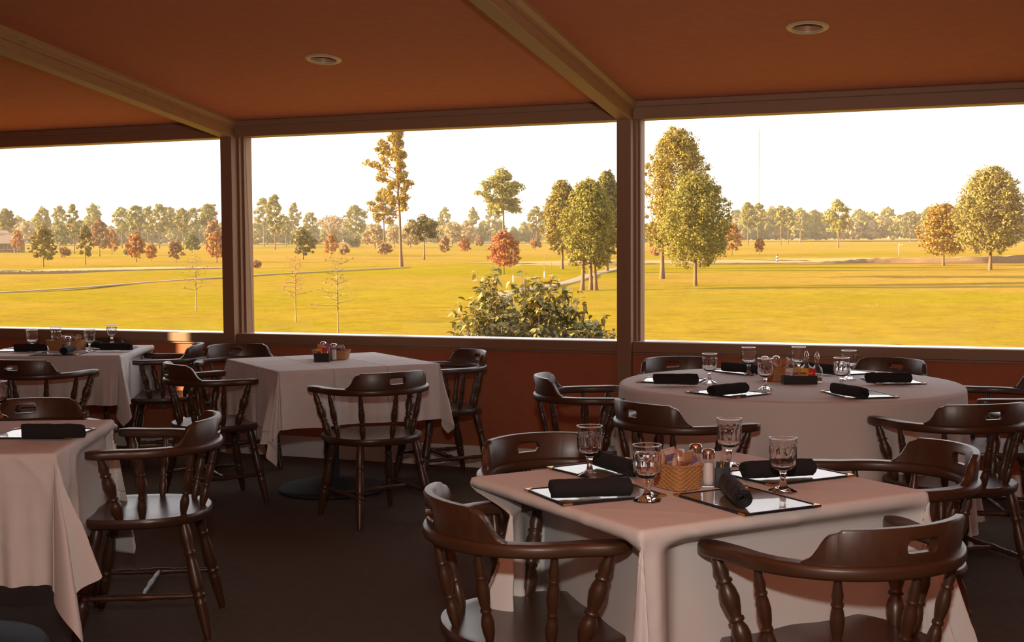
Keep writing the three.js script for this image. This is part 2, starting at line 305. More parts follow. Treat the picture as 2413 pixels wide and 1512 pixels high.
const CH = {
  A: [-2.887, 3.525, 2.046, 'dark wooden captain’s chair at the near left table, its whole seat and legs in view'],
  B: [-3.571, 3.38, -2.323, 'dark wooden chair behind the near left table, only its backrest showing above the cloth'],
  C: [-5.206, 1.513, 0.145, 'dark wooden chair with its back to us at the far left table'],
  D: [-5.109, 0.434, 2.097, 'dark wooden chair at the right side of the far left table, arms pointing left'],
  E: [-5.87, 0.27, -2.75, 'dark wooden chair squeezed between the far left table and the window wall'],
  F: [-4.536, 0.437, -2.417, 'dark wooden chair under the left window post, back seen above the middle table'],
  G: [-4.052, 1.472, -0.673, 'dark wooden chair at the left side of the middle table, arms pointing right'],
  H: [-2.98, 1.592, 0.954, 'dark wooden chair pulled out in front of the middle table, seen from behind'],
  I: [-3.114, 0.444, 2.418, 'dark wooden chair at the right side of the middle table, close to the wall'],
  J: [-1.606, 0.602, -2.528, 'dark wooden chair behind the left side of the round table, by the right post'],
  K: [-0.641, 0.345, 2.745, 'dark wooden chair behind the right side of the round table, against the wall'],
  L: [-1.871, 1.564, -1.227, 'dark wooden chair left of the round table, arms pointing right at it'],
  M: [-1.222, 2.368, -0.642, 'dark wooden chair with its back to us at the front left of the round table'],
  N: [-0.181, 2.002, 0.641, 'dark wooden chair with its back to us at the front right of the round table'],
  O: [-0.02, 0.98, 1.82, 'dark wooden chair right of the round table, mostly cut off by the right edge'],
  Q: [-1.264, 3.645, -2.25, 'dark wooden chair behind the front table, facing us, hand hole in view'],
  R: [-0.318, 3.401, 2.108, 'dark wooden chair at the right side of the front table, arm pointing left'],
  S: [-1.115, 4.394, -0.911, 'brown wooden captain’s chair in front left, one arm under the front table'],
  T: [-0.338, 4.347, 0.837, 'brown wooden captain’s chair in front right, back towards us, nearest of all'],
};
for (const [x, z, t, label] of Object.values(CH)) chair(label, x, z, t, 'captain’s chairs round the tables');

// ---------------------------------------------------------------- tables and cloths
const TOP = 0.74, tableWood = M([0.2, 0.13, 0.08], 0.6);
function pedestalTable(label, x, z, turn, shape, disc = 0.3) {
  const t = thing('dining_table', label, 'table', [x, 0, z], turn);
  part('tabletop', shape, tableWood, t);
  part('column', lathe([[0.05, 0.05], [0.042, 0.08], [0.042, 0.66], [0.09, 0.69], [0.16, 0.7]], 24), ironGrey, t);
  part('base', lathe([[0, 0.002], [disc, 0.002], [disc + 0.004, 0.012], [disc - 0.01, 0.028], [disc * 0.6, 0.05], [0.06, 0.075], [0, 0.075]], 48), ironGrey, t);
  return t;
}
// chair fronts that push a hanging cloth inwards: [x, z, turn]
function pushIn(p, cx, cz, turn, chairs, inward) {
  // p in cloth axes; returns how far to push along the inward direction
  let most = 0;
  const c = Math.cos(turn), s = Math.sin(turn), wx = cx + p[0] * c + p[2] * s, wz = cz - p[0] * s + p[2] * c;
  for (const k of chairs) {
    const [x, z, t] = CH[k], dx = wx - x, dz = wz - z, lx = dx * Math.cos(t) - dz * Math.sin(t), lz = dx * Math.sin(t) + dz * Math.cos(t);
    const reach = 1 - sstep(Math.abs(lx), 0.33, 0.46), low = 1 - sstep(p[1], 0.675, 0.715);
    if (lz < 0.3) most = Math.max(most, (lz + 0.19) * reach * low);
  }
  return Math.max(0, most);
}
function squareCloth(name, label, x, z, turn, w, d, hems, sd, chairs = []) {
  const [hl, hr, hf, hb] = hems, b = new B(), N = 150, rr = 0.008;      // overhang at the left, right, front and back
  const wave = (s, k) => n2(s * 3.1 + k * 17 + sd, sd * 3) * 0.6 + n2(s * 7.3 + k * 5, sd + 9) * 0.35 + n2(s * 17 + k * 3, sd + 4) * 0.14;
  const ridge = (u, v) => { const a = 1 - Math.abs(n2(u * 2.6 + sd, v * 2.6 + 3)), c = 1 - Math.abs(n2(u * 6 + 9, v * 6 + sd)); return 0.004 * Math.pow(a, 6) + 0.002 * Math.pow(c, 5); };
  const hang = (e, s, k) => {                                        // arc length past the edge -> [out, down]
    const q = rr * Math.PI / 2;
    if (e <= q) { const a = e / rr; return [rr * Math.sin(a), rr * (1 - Math.cos(a))]; }
    const h = e - q, half = (Math.abs(k) === 1 ? d : w) / 2, near = Math.max(0, half - Math.abs(s)), pleat = Math.exp(-near / 0.13) * (0.5 + 0.5 * Math.cos(near * 44 + k * 2 + sd)) * 0.13;
    return [rr + h * 0.035 + h * (0.2 * wave(s, k) + pleat) * sstep(h, -0.05, 0.25) + ridge(s + k, h), rr + h];
  };
  for (let j = 0; j <= N; j++) for (let i = 0; i <= N; i++) {
    const u = lerp(-w / 2 - hl, w / 2 + hr, i / N), v = lerp(-d / 2 - hb, d / 2 + hf, j / N), du = Math.max(0, Math.abs(u) - w / 2 + rr), dv = Math.max(0, Math.abs(v) - d / 2 + rr), su = Math.sign(u), sv = Math.sign(v);
    const hw = w / 2 - rr, hd = d / 2 - rr;
    let q;
    if (!du && !dv) q = [u, ridge(u, v) * 0.35 * Math.min(1, (w / 2 - Math.abs(u)) * 12, (d / 2 - Math.abs(v)) * 12), v];
    else if (!dv) { const [o, dn] = hang(du, v, su); q = [su * (hw + o), -dn, v]; }
    else if (!du) { const [o, dn] = hang(dv, u, 3 + sv); q = [u, -dn, sv * (hd + o)]; }
    else {
      const r = Math.hypot(du, dv), a = Math.atan2(dv, du), f = a / (Math.PI / 2);
      const [o1, dn] = hang(r, d / 2 * sv, su), [o2] = hang(r, w / 2 * su, 3 + sv), o = lerp(o1, o2, f);
      const h = Math.max(0, r - rr * 1.57), fan = Math.sin(2 * a), ear = h * (0.07 * fan * fan + 0.13 * Math.sin(10 * a + sd) * Math.min(1, fan * 1.4)), sway = h * 0.06 * Math.sin(4 * a + sd * 2) * fan;
      const ca = Math.cos(a), sa = Math.sin(a), out = o + ear;
      q = [su * (hw + ca * out - sa * sway), -dn, sv * (hd + sa * out + ca * sway)];
    }
    q[1] += TOP;
    if ((du || dv) && chairs.length) { const k = pushIn(q, x, z, turn, chairs); if (k > 0) { if (du > dv) q[0] -= su * k; else q[2] -= sv * k; } }
    b.v(q[0], q[1], q[2], u, v);
  }
  for (let j = 0; j < N; j++) for (let i = 0; i < N; i++) { const a = j * (N + 1) + i; b.quad(a, a + N + 1, a + N + 2, a + 1); }
  const m = new THREE.Mesh(b.geo(), sd > 84 && sd < 86 ? clothFolds : cloth); m.name = numbered(name); m.position.set(x, 0, z); m.rotation.y = turn; scene.add(m);
  return tag(m, label, 'tablecloth');
}
// pressed crossing creases of a cloth that was folded away, 0.31 m apart
const creases = tex(512, (u, v) => { const f = (t) => Math.exp(-(((t - 0.5) * 55) ** 2)), k = 0.5 + 0.45 * Math.max(f(u), f(v)); return [k, k, k]; });
const clothFolds = M([0.74, 0.71, 0.69], 0.9, { side: THREE.DoubleSide, bumpMap: (() => { const t = rep(creases, 1 / 0.31, 1 / 0.31); return t; })(), bumpScale: 0.012, sheen: 0.15, sheenRoughness: 0.6 });
const RT = { T1: [-5.608, 0.803, 0.415, 0.92, 0.882], T2: [-3.582, 0.981, 0.871, 0.931, 0.948], T3: [-3.326, 4.041, 0.455, 0.92, 0.81], T4: [-0.771, 4.051, 0.894, 0.901, 0.798] };
for (const [k, label, clothLabel, hems, chairs] of [
  ['T1', 'square table far left by the window, hidden under its white cloth', 'white cloth on the far left table, under four glasses', [0.3, 0.3, 0.3, 0.3], ['C', 'D', 'E']],
  ['T2', 'square table in the middle, column and round base under its cloth', 'white creased cloth on the middle table, which has no glasses', [0.38, 0.24, 0.3, 0.3], ['F', 'G', 'H', 'I']],
  ['T3', 'square table near left, grey round base at the bottom edge', 'white cloth on the near left table, cut by the left edge', [0.4, 0.36, 0.41, 0.36], ['A', 'B']],
  ['T4', 'square table in front right, hidden under its white cloth', 'white cloth on the front table, with the orange wicker basket', [0.35, 0.35, 0.4, 0.33], ['S', 'T', 'Q', 'R']],
]) {
  const [x, z, t, w, d] = RT[k];
  pedestalTable(label, x, z, t, box(w - 0.045, 0.03, d - 0.045, 0, TOP - 0.018, 0, 0.006));
  squareCloth('tablecloth', clothLabel, x, z, t, w, d, hems, k.charCodeAt(1) * 1.7, chairs);
}
// the round table
const RX = -0.944, RZ = 1.367, RR = 0.785;
pedestalTable('round table by the right window, hidden under its long white cloth', RX, RZ, 0, lathe([[0, TOP - 0.034], [RR - 0.03, TOP - 0.034], [RR - 0.022, TOP - 0.02], [RR - 0.03, TOP - 0.004], [0, TOP - 0.004]], 64), 0.34);
{
  const b = new B(), NA = 240, rows = [0, 0.1, 0.25, 0.45, 0.62, RR - 0.03];
  for (let k = 0; k <= 6; k++) rows.push(['e', k / 6 * Math.PI / 2]);
  for (let k = 1; k <= 16; k++) rows.push(['h', k / 16 * 0.62]);
  const fold = (a) => 0.6 * n2(Math.cos(a) * 3.2 + 5, Math.sin(a) * 3.2) + 0.5 * Math.sin(a * 19 + 2.2 * n2(Math.cos(a) * 1.5, Math.sin(a) * 1.5));
  rows.forEach((r) => {
    for (let i = 0; i < NA; i++) {
      const a = i / NA * 2 * Math.PI; let rad = r, y = TOP;
      if (Array.isArray(r)) { if (r[0] === 'e') { rad = RR - 0.02 + 0.02 * Math.sin(r[1]); y = TOP - 0.02 * (1 - Math.cos(r[1])); } else { const h = r[1]; rad = RR + h * 0.06 + h * 0.17 * fold(a) * sstep(h, 0, 0.3); y = TOP - 0.02 - h; } }
      else y += 0.0012 * n2(Math.cos(a) * rad * 4, Math.sin(a) * rad * 4) ;
      b.v(Math.cos(a) * rad, y, Math.sin(a) * rad, Math.cos(a) * (rad + TOP - y), Math.sin(a) * (rad + TOP - y));
    }
  });
  for (let k = 0; k + 1 < rows.length; k++) for (let i = 0; i < NA; i++) { const a = k * NA + i, c = k * NA + (i + 1) % NA; b.quad(a, c, c + NA, a + NA); }
  const m = new THREE.Mesh(b.geo(), cloth); m.name = numbered('tablecloth'); m.position.set(RX, 0, RZ); scene.add(m);
  tag(m, 'long round white cloth hanging in soft folds from the round table', 'tablecloth');
}

// ---------------------------------------------------------------- tableware
function turnedRows(rows, seg, shape) {
  const b = new B();
  rows.forEach(([r, y, o]) => { for (let i = 0; i < seg; i++) { const a = i / seg * 2 * Math.PI, k = shape(r, y, o, a); b.v(Math.cos(a) * k, y, Math.sin(a) * k); } });
  for (let k = 0; k + 1 < rows.length; k++) for (let i = 0; i < seg; i++) { const a = k * seg + i, c = k * seg + (i + 1) % seg; b.quad(a, a + seg, c + seg, c); }
  return b.geo();
}
const flute = (r, y, o, a) => (o ? r - (o === 1 ? 0.003 : 0.0021) * (1 - Math.abs(Math.sin(a * 6))) * sstep(y, 0.06, 0.072) * (1 - sstep(y, 0.098, 0.117)) : r);   // pressed flutes round the lower bowl
const gobletBowl = turnedRows([[0.0349, 0.118], [0.0352, 0.13], [0.0354, 0.1372], [0.0351, 0.1385], [0.0343, 0.1388], [0.0337, 0.1378], [0.0333, 0.13], [0.0331, 0.118]].map((q) => [...q, 0]), 84, flute);
const gobletBase = turnedRows([[0.0002, 0.0535], [0.01, 0.0545], [0.02, 0.058], [0.028, 0.0635], [0.0325, 0.071], [0.034, 0.08], [0.0345, 0.09], [0.0346, 0.1], [0.0347, 0.108], [0.0349, 0.118], [0.0346, 0.1185], [0.0335, 0.1185], [0.0332, 0.108], [0.0331, 0.1], [0.0328, 0.09], [0.0322, 0.08], [0.0305, 0.072], [0.026, 0.066], [0.018, 0.062], [0.009, 0.0605], [0.0002, 0.06]].map((q, i) => [...q, i < 11 ? 1 : i < 18 ? 2 : 0]), 120, flute);
const gobletFoot = turnedRows([[0.0001, 0.0], [0.033, 0.0], [0.0345, 0.0015], [0.034, 0.004], [0.026, 0.0075], [0.016, 0.012], [0.009, 0.018], [0.0072, 0.028], [0.007, 0.042], [0.0085, 0.049], [0.0098, 0.0535], [0.0001, 0.0534]], 72, (r, y, o, a) => (y > 0.001 && y < 0.05 ? r * (1 + 0.07 * Math.cos(a * 6)) : r));
let gobletFirst = null;
function goblet(x, z, label, turn = 0) {
  if (gobletFirst) return copy(gobletFirst, 'goblet', label, [x, TOP + 0.002, z], turn, 'stemmed water goblets');
  gobletFirst = thing('goblet', label, 'glass', [x, TOP + 0.002, z], turn, 'stemmed water goblets');
  part('bowl', gobletBowl, thinGlass, gobletFirst); part('rim', lathe([[0.0336, 0.1375], [0.0342, 0.1369], [0.0352, 0.137], [0.0356, 0.1382], [0.0352, 0.1394], [0.0342, 0.1396], [0.0336, 0.1388], [0.0336, 0.1375]], 60), glass, gobletFirst); part('fluted_bowl_base', gobletBase, glass, gobletFirst); part('stem_and_foot', gobletFoot, glass, gobletFirst);
  return gobletFirst;
}
[[-1.054, 4.046, 'empty goblet at the back left of the front table, before the chair’s hand hole'], [-0.817, 4.325, 'empty goblet left of the orange basket, nearest the front edge'], [-0.728, 3.771, 'empty goblet behind the salt and pepper on the front table'], [-0.524, 4.097, 'empty goblet at the right of the front table, before a napkin roll'],
 [-1.275, 1.547, 'leftmost goblet on the round table, beside a napkin roll'], [-1.177, 1.114, 'goblet at the back left of the round table'], [-0.986, 1.736, 'goblet in front of the basket on the round table'], [-0.95, 1.017, 'goblet at the back of the round table, behind the cruets'], [-0.676, 1.597, 'shorter-looking nearer goblet of the right pair on the round table'], [-0.693, 1.173, 'rear goblet of the right pair on the round table'],
 [-5.719, 0.974, 'leftmost goblet on the far left table'], [-5.363, 0.864, 'goblet right of the baskets on the far left table'], [-5.823, 0.636, 'goblet behind the salt and pepper on the far left table'], [-5.617, 0.335, 'goblet at the right back of the far left table'], [-3.527, 3.598, 'goblet cut by the left edge on the near left table'],
].forEach(([x, z, l], i) => goblet(x, z, l, i * 0.7));

let menuFirst = null;
function menu(x, z, turn, label) {
  if (menuFirst) return copy(menuFirst, 'menu', label, [x, TOP + 0.0025, z], turn, 'menus laid at the places');
  const t = menuFirst = thing('menu', label, 'menu', [x, TOP + 0.0025, z], turn, 'menus laid at the places');
  const W = 0.285, D = 0.225, e = 0.007;
  part('cover', span(-W / 2, W / 2, 0, 0.002, -D / 2, D / 2), menuEdge, t);
  part('page', span(-W / 2 + e, W / 2 - e, 0.002, 0.0026, -D / 2 + e, D / 2 - e), menuPage, t);
  for (const s of [-1, 1]) { part('binding', span(-W / 2, W / 2, 0.0008, 0.0044, s > 0 ? D / 2 - e : -D / 2, s > 0 ? D / 2 : -D / 2 + e, 0.0012), menuEdge, t); part('binding', span(s > 0 ? W / 2 - e : -W / 2, s > 0 ? W / 2 : -W / 2 + e, 0.0008, 0.0042, -D / 2, D / 2, 0.0012), menuEdge, t); }
  for (const sx of [-1, 1]) for (const sz of [-1, 1]) {
    const s = new THREE.Shape([[0, 0], [0.024, 0], [0.0, 0.024]].map(([a, b]) => new THREE.Vector2(a, b)));
    const g = new THREE.ExtrudeGeometry(s, { depth: 0.0044, bevelEnabled: true, bevelSize: 0.0006, bevelThickness: 0.0005, bevelSegments: 1 }).rotateX(Math.PI / 2);
    if (sx * sz < 0) g.scale(1, 1, 1);
    const q = g.clone(); q.rotateY({ '-1-1': 0, '1-1': -Math.PI / 2, '11': Math.PI, '-11': Math.PI / 2 }['' + sx + sz]); q.translate(sx * (W / 2 + 0.0008), 0.0045, sz * (D / 2 + 0.0008));
    part('brass_corner', q, brass, t);
  }
  return t;
}
[[-0.968, 4.277, 0.79, 'menu at the front left of the front table, under a long napkin roll'], [-1.03, 3.92, 0.95, 'menu at the back left of the front table, near the backrest'], [-0.59, 4.248, -0.72, 'menu nearest us on the front table, mirroring the bright window'], [-0.558, 3.85, 0.88, 'menu at the right back of the front table, behind a goblet'],
 [-1.469, 1.49, 0.02, 'menu at the left edge of the round table'], [-1.112, 1.924, -0.5, 'menu at the front left of the round table'], [-1.24, 0.938, -0.6, 'menu at the back left of the round table'], [-0.58, 1.8, -1.05, 'menu at the front right of the round table'], [-0.493, 1.181, -1.2, 'menu at the right edge of the round table'], [-0.77, 0.8, -0.75, 'menu at the back right of the round table'],
 [-5.428, 1.06, 0.36, 'menu at the front edge of the far left table'], [-5.87, 0.92, 0.36, 'menu at the left end of the far left table'], [-5.4, 0.6, 0.5, 'menu at the right side of the far left table'], [-3.06, 3.89, 0.34, 'menu on the near left table'],
].forEach((a) => menu(...a));

const napkinGeo = (() => {                                           // a cloth rolled up: a spiral band swept along its length
  const b = new B(), N = 96, L = 0.2, turns = 3.2, th = 0.0042, line = [];
  for (let i = 0; i <= N; i++) { const f = i / N, a = f * turns * 2 * Math.PI, r = 0.006 + 0.0185 * f; line.push([a, r]); }
  const rings = [], K = 18;
  for (let k = 0; k <= K; k++) {
    const x = (k / K - 0.5) * L, end = 1 - 0.05 * Math.pow(Math.abs(k / K - 0.5) * 2, 6), ring = [];
    const put = (a, r) => { const q = r * end * (1 + 0.05 * n2(x * 14, a * 0.35) + 0.03 * n2(x * 45, a)); ring.push([x + 0.004 * n2(a * 0.5, 3) * (k === 0 || k === K ? 1 : 0), 0.0255 + Math.sin(a) * q * (Math.sin(a) < 0 ? 0.95 : 1.02), Math.cos(a) * q * 1.06]); };
    line.forEach(([a, r]) => put(a, r + th / 2)); line.slice().reverse().forEach(([a, r]) => put(a, r - th / 2));
    rings.push(ring);
  }
  b.skin(rings, [2, 0.02], false);
  for (const [row, flip] of [[0, 0], [K, 1]]) { const o = row * rings[0].length, n = line.length; for (let i = 0; i + 1 < n; i++) flip ? b.quad(o + i, o + i + 1, o + 2 * n - 2 - i, o + 2 * n - 1 - i) : b.quad(o + i + 1, o + i, o + 2 * n - 1 - i, o + 2 * n - 2 - i); }
  return b.geo();
})();
let napkinFirst = null;
function napkin(x, z, turn, label, y = TOP + 0.0055) {
  if (napkinFirst) return copy(napkinFirst, 'napkin_roll', label, [x, y, z], turn, 'black napkin rolls');
  napkinFirst = new THREE.Mesh(napkinGeo, napkinCloth); napkinFirst.name = numbered('napkin_roll'); scene.add(napkinFirst); napkinFirst.position.set(x, y, z); napkinFirst.rotation.y = turn;
  return tag(napkinFirst, label, 'napkin', 'black napkin rolls');
}
[[-0.953, 4.355, 0.52, 'black napkin roll lying lengthwise on the front left menu of the front table'], [-1.0, 3.985, -0.75, 'black napkin roll by the back left goblet on the front table'], [-0.61, 4.27, -1.2, 'black napkin roll pointing at us on the nearest menu'], [-0.566, 3.925, 0.62, 'black napkin roll behind the right goblet of the front table'],
 [-1.402, 1.68, 0.36, 'black napkin roll at the left edge of the round table'], [-1.09, 2.03, 1.0, 'black napkin roll at the front left of the round table'], [-1.235, 1.04, -0.43, 'black napkin roll at the back left of the round table'], [-0.605, 1.93, -0.8, 'black napkin roll at the front right of the round table'], [-0.5, 1.33, 0.32, 'black napkin roll at the right edge of the round table'], [-0.86, 0.93, -0.5, 'black napkin roll half hidden behind the cruets'],
 [-5.345, 1.09, 2.05, 'black napkin roll pointing end-on at us on the far left table'], [-5.7, 1.01, 0.3, 'black napkin roll behind the leftmost goblet of the far left table'], [-5.22, 0.79, 0.3, 'black napkin roll at the right side of the far left table'], [-5.5, 0.66, -0.32, 'black napkin roll behind the right goblet of the far left table'], [-2.93, 3.985, 0.33, 'black napkin roll on the near left table'],
].forEach((a) => napkin(...a));

// shakers
const shakers = {};
function shaker(kind, x, z, label) {
  const name = kind + '_shaker';
  if (shakers[kind]) return copy(shakers[kind], name, label, [x, TOP + 0.001, z], x * 3, kind + ' shakers');
  const t = shakers[kind] = thing(name, label, 'shaker', [x, TOP + 0.001, z], 0, kind + ' shakers');
  part('glass_body', lathe([[0, 0], [0.0165, 0], [0.0175, 0.002], [0.0172, 0.02], [0.0155, 0.05], [0.015, 0.068], [0.0158, 0.073], [0.0138, 0.077], [0.0128, 0.077], [0.0128, 0.07], [0.0138, 0.05], [0.0152, 0.02], [0.0148, 0.006], [0, 0.005]], 28), thinGlass, t);
  const h = kind === 'salt' ? 0.062 : 0.045;
  part('contents', lathe([[0, 0.0058], [0.0143, 0.0065], [0.0147, 0.02], [lerp(0.0147, 0.0134, (h - 0.02) / 0.03), h], [0, h + 0.0015]], 24), kind === 'salt' ? saltWhite : pepper, t);
  part('cap', lathe([[0.0162, 0.074], [0.0164, 0.084], [0.0172, 0.085], [0.0172, 0.09], [0.0155, 0.0955], [0.009, 0.099], [0, 0.1]], 28), chrome, t);
  return t;
}
shaker('salt', -0.718, 4.086, 'salt shaker with steel cap right of the orange basket on the front table'); shaker('pepper', -0.77, 4.005, 'pepper shaker behind the salt on the front table');
shaker('salt', -3.561, 0.978, 'salt shaker on the middle table, right of the black caddy'); shaker('pepper', -3.684, 0.88, 'pepper shaker on the middle table, behind the black caddy');
shaker('salt', -1.046, 1.1, 'salt shaker behind the basket on the round table'); shaker('pepper', -1.095, 1.13, 'pepper shaker behind the basket on the round table, left of the salt');
shaker('salt', -5.47, 0.932, 'salt shaker between the baskets on the far left table'); shaker('pepper', -5.533, 0.9, 'pepper shaker between the baskets on the far left table');

// oil and vinegar cruets
function cruet(x, z, label, colour) {
  const t = thing('cruet', label, 'cruet', [x, TOP + 0.001, z], 0.6, 'glass cruets');
  const sq = (r, y, k) => Array.from({ length: 32 }, (_, i) => { const a = i / 32 * 2 * Math.PI, e = k, q = r / Math.pow(Math.abs(Math.cos(a)) ** e + Math.abs(Math.sin(a)) ** e, 1 / e); return [Math.cos(a) * q, y, Math.sin(a) * q]; });
  part('glass_body', new B().skin([sq(0.02, 0, 4), sq(0.0235, 0.002, 4), sq(0.0235, 0.055, 4), sq(0.02, 0.067, 3), sq(0.012, 0.075, 2), sq(0.0098, 0.085, 2), sq(0.0095, 0.105, 2), sq(0.0115, 0.109, 2), sq(0.0085, 0.11, 2), sq(0.0075, 0.1, 2), sq(0.0078, 0.082, 2), sq(0.012, 0.07, 2.2), sq(0.0185, 0.06, 3), sq(0.0212, 0.05, 4), sq(0.0212, 0.005, 4)], [1, 1]).geo(0.9), thinGlass, t);
  part('liquid', new B().skin([sq(0.0205, 0.0055, 4), sq(0.0208, 0.007, 4), sq(0.0208, 0.024, 4), sq(0.02, 0.0245, 4)]).geo(0.9), colour, t);
  part('pourer', lathe([[0.0095, 0.108], [0.0118, 0.112], [0.0108, 0.122], [0.006, 0.134], [0.003, 0.141], [0, 0.142]], 24), chrome, t);
}
cruet(-0.82, 1.325, 'glass oil cruet with steel pourer, right of two on the round table', oil);
cruet(-0.876, 1.27, 'glass vinegar cruet with steel pourer, left of two on the round table', M([0.3, 0.1, 0.04], 0.1, { transmission: 0.6, thickness: 0.02, ior: 1.35 }));

// woven baskets
function basketGeo(w, d, h, flare) {                                 // the weave: strands pass in turn before and behind the stakes
  const b = new B(), NA = 192, NR = 44, stakes = 32, bands = 11, rings = [];
  const sq = (a, k) => { const e = 5, c = Math.cos(a), s = Math.sin(a), q = 1 / Math.pow(Math.abs(c) ** e + Math.abs(s) ** e, 1 / e); return [c * q * w / 2 * k, s * q * d / 2 * k]; };
  const ring = (y, k, relief) => Array.from({ length: NA }, (_, i) => { const a = i / NA * 2 * Math.PI, [x, z] = sq(a, k), L = Math.hypot(x, z), o = relief ? relief(a) : 0; return [x + x / L * o, y, z + z / L * o]; });
  for (let j = 0; j <= NR; j++) {
    const f = j / NR, row = f * bands, strand = Math.sqrt(Math.abs(Math.sin(row * Math.PI)));
    rings.push(ring(0.002 + f * h, 1 + flare * f, (a) => 0.0024 * Math.sin(a * stakes / 2 + Math.floor(row) * Math.PI) * strand + 0.0011 * strand));
  }
  for (let j = 6; j >= 0; j--) rings.push(ring(0.005 + j / 6 * (h - 0.003), (1 + flare * j / 6) * 0.93));
  rings.unshift(ring(0.001, 0.9), ring(0.0005, 0.97));
  b.skin(rings, [8, 0.1]);
  return b.geo();
}
const basketRim = (w, d, y, flare) => { const b = new B(), pts = [], N = 120; for (const s of [0, 1]) { const rings = []; for (let i = 0; i < N; i++) { const a = i / N * 2 * Math.PI, e = 5, c = Math.cos(a), q = Math.sin(a), k = (1 + flare) / Math.pow(Math.abs(c) ** e + Math.abs(q) ** e, 1 / e), ph = a * 22 + s * Math.PI; const X = c * k * w / 2, Z = q * k * d / 2, L = Math.hypot(X, Z); const cx = X + X / L * 0.0018 * Math.cos(ph), cy = y + 0.0018 * Math.sin(ph), cz = Z + Z / L * 0.0018 * Math.cos(ph); rings.push(Array.from({ length: 6 }, (_, j) => { const t = j / 6 * 2 * Math.PI; return [cx + X / L * Math.cos(t) * 0.0022, cy + Math.sin(t) * 0.0022, cz + Z / L * Math.cos(t) * 0.0022]; })); } rings.push(rings[0]); b.skin(rings, [1, 0.1], false); } return b.geo(); };
function basket(label, x, z, turn, w, d, h, flare) {
  const t = thing('wicker_basket', label, 'basket', [x, TOP + 0.001, z], turn);
  part('woven_body', basketGeo(w, d, h, flare), wicker, t);
  part('braided_rim', basketRim(w, d, h + 0.002, flare), wicker, t);
  return t;
}
// wrapped crackers, sachets: pillow packs with pressed ends
const packGeo = (w, l, t) => { const b = new B(), rings = []; for (const [f, k, e] of [[-0.5, 0.06, 1], [-0.4, 0.08, 0.98], [-0.36, 0.55, 0.95], [-0.2, 1, 0.96], [0, 1.05, 0.96], [0.2, 1, 0.96], [0.36, 0.55, 0.95], [0.4, 0.08, 0.98], [0.5, 0.06, 1]]) rings.push(Array.from({ length: 12 }, (_, i) => { const a = i / 12 * 2 * Math.PI, c = Math.cos(a), s = Math.sin(a); return [Math.sign(c) * Math.abs(c) ** 0.6 * w / 2 * e, f * l, Math.sign(s) * Math.abs(s) ** 0.7 * t / 2 * k]; })); return b.skin(rings, [1, 0.12]).geo(); };
const printed = (base, marks) => tex(64, (u, v) => { for (const [u0, u1, v0, v1, c] of marks) if (u > u0 && u < u1 && v > v0 && v < v1) return c; return base; }, null, true);
const wrap = (t) => new THREE.MeshPhysicalMaterial({ map: t, roughness: 0.35, clearcoat: 0.8, clearcoatRoughness: 0.12 });
const crackerWraps = [
  wrap(printed([0.72, 0.53, 0.4], [[0.1, 0.3, 0.3, 0.5, [0.66, 0.38, 0.3]], [0.62, 0.82, 0.25, 0.4, [0.42, 0.36, 0.48]], [0.5, 0.8, 0.6, 0.7, [0.86, 0.8, 0.76]]])),
  wrap(printed([0.76, 0.64, 0.58], [[0.1, 0.3, 0.4, 0.6, [0.45, 0.38, 0.5]], [0.65, 0.85, 0.35, 0.6, [0.74, 0.47, 0.34]], [0.2, 0.8, 0.78, 0.82, [0.45, 0.4, 0.5]]])),
  wrap(printed([0.7, 0.47, 0.33], [[0.2, 0.5, 0.42, 0.54, [0.86, 0.74, 0.66]], [0.65, 0.78, 0.25, 0.7, [0.6, 0.36, 0.3]]])),
];
const crackerGeo = packGeo(0.04, 0.054, 0.016), sachetGeo = packGeo(0.036, 0.062, 0.005);
const crackers = [], sachets = {};
function cracker(label, p, rx, ry, rz, k) {
  let o;
  if (crackers[k]) { o = crackers[k].clone(); o.userData = { ...o.userData }; } else { o = new THREE.Mesh(crackerGeo, crackerWraps[k]); crackers[k] = o; }
  o.name = numbered('cracker_packet'); scene.add(o); o.position.set(...p); o.rotation.set(rx, ry, rz);
  return tag(o, label, 'packet', 'cracker packets in ' + label.split(' in ').pop());
}
const sachetMats = { white: wrap(printed([0.9, 0.86, 0.84], [[0.2, 0.8, 0.42, 0.5, [0.3, 0.4, 0.7]], [0.2, 0.8, 0.55, 0.6, [0.45, 0.5, 0.72]]])), tan: wrap(printed([0.78, 0.62, 0.42], [[0.2, 0.7, 0.5, 0.6, [0.55, 0.36, 0.2]]])), yellow: wrap(printed([0.93, 0.72, 0.22], [[0.2, 0.7, 0.5, 0.6, [0.6, 0.3, 0.12]]])), red: wrap(printed([0.86, 0.2, 0.14], [[0.2, 0.75, 0.5, 0.6, [0.95, 0.5, 0.35]]])), pink: wrap(printed([0.92, 0.6, 0.62], [[0.2, 0.7, 0.5, 0.6, [0.75, 0.25, 0.35]]])), blue: wrap(printed([0.45, 0.52, 0.8], [[0.2, 0.7, 0.5, 0.6, [0.9, 0.9, 0.95]]])) };
function sachet(colour, label, p, rx, ry, rz) {
  let o;
  if (sachets[colour]) { o = sachets[colour].clone(); o.userData = {}; } else { o = new THREE.Mesh(sachetGeo, sachetMats[colour]); sachets[colour] = o; }
  o.name = numbered('sweetener_sachet'); scene.add(o); o.position.set(...p); o.rotation.set(rx, ry, rz, 'YXZ');
  return tag(o, label, 'sachet', label);
}
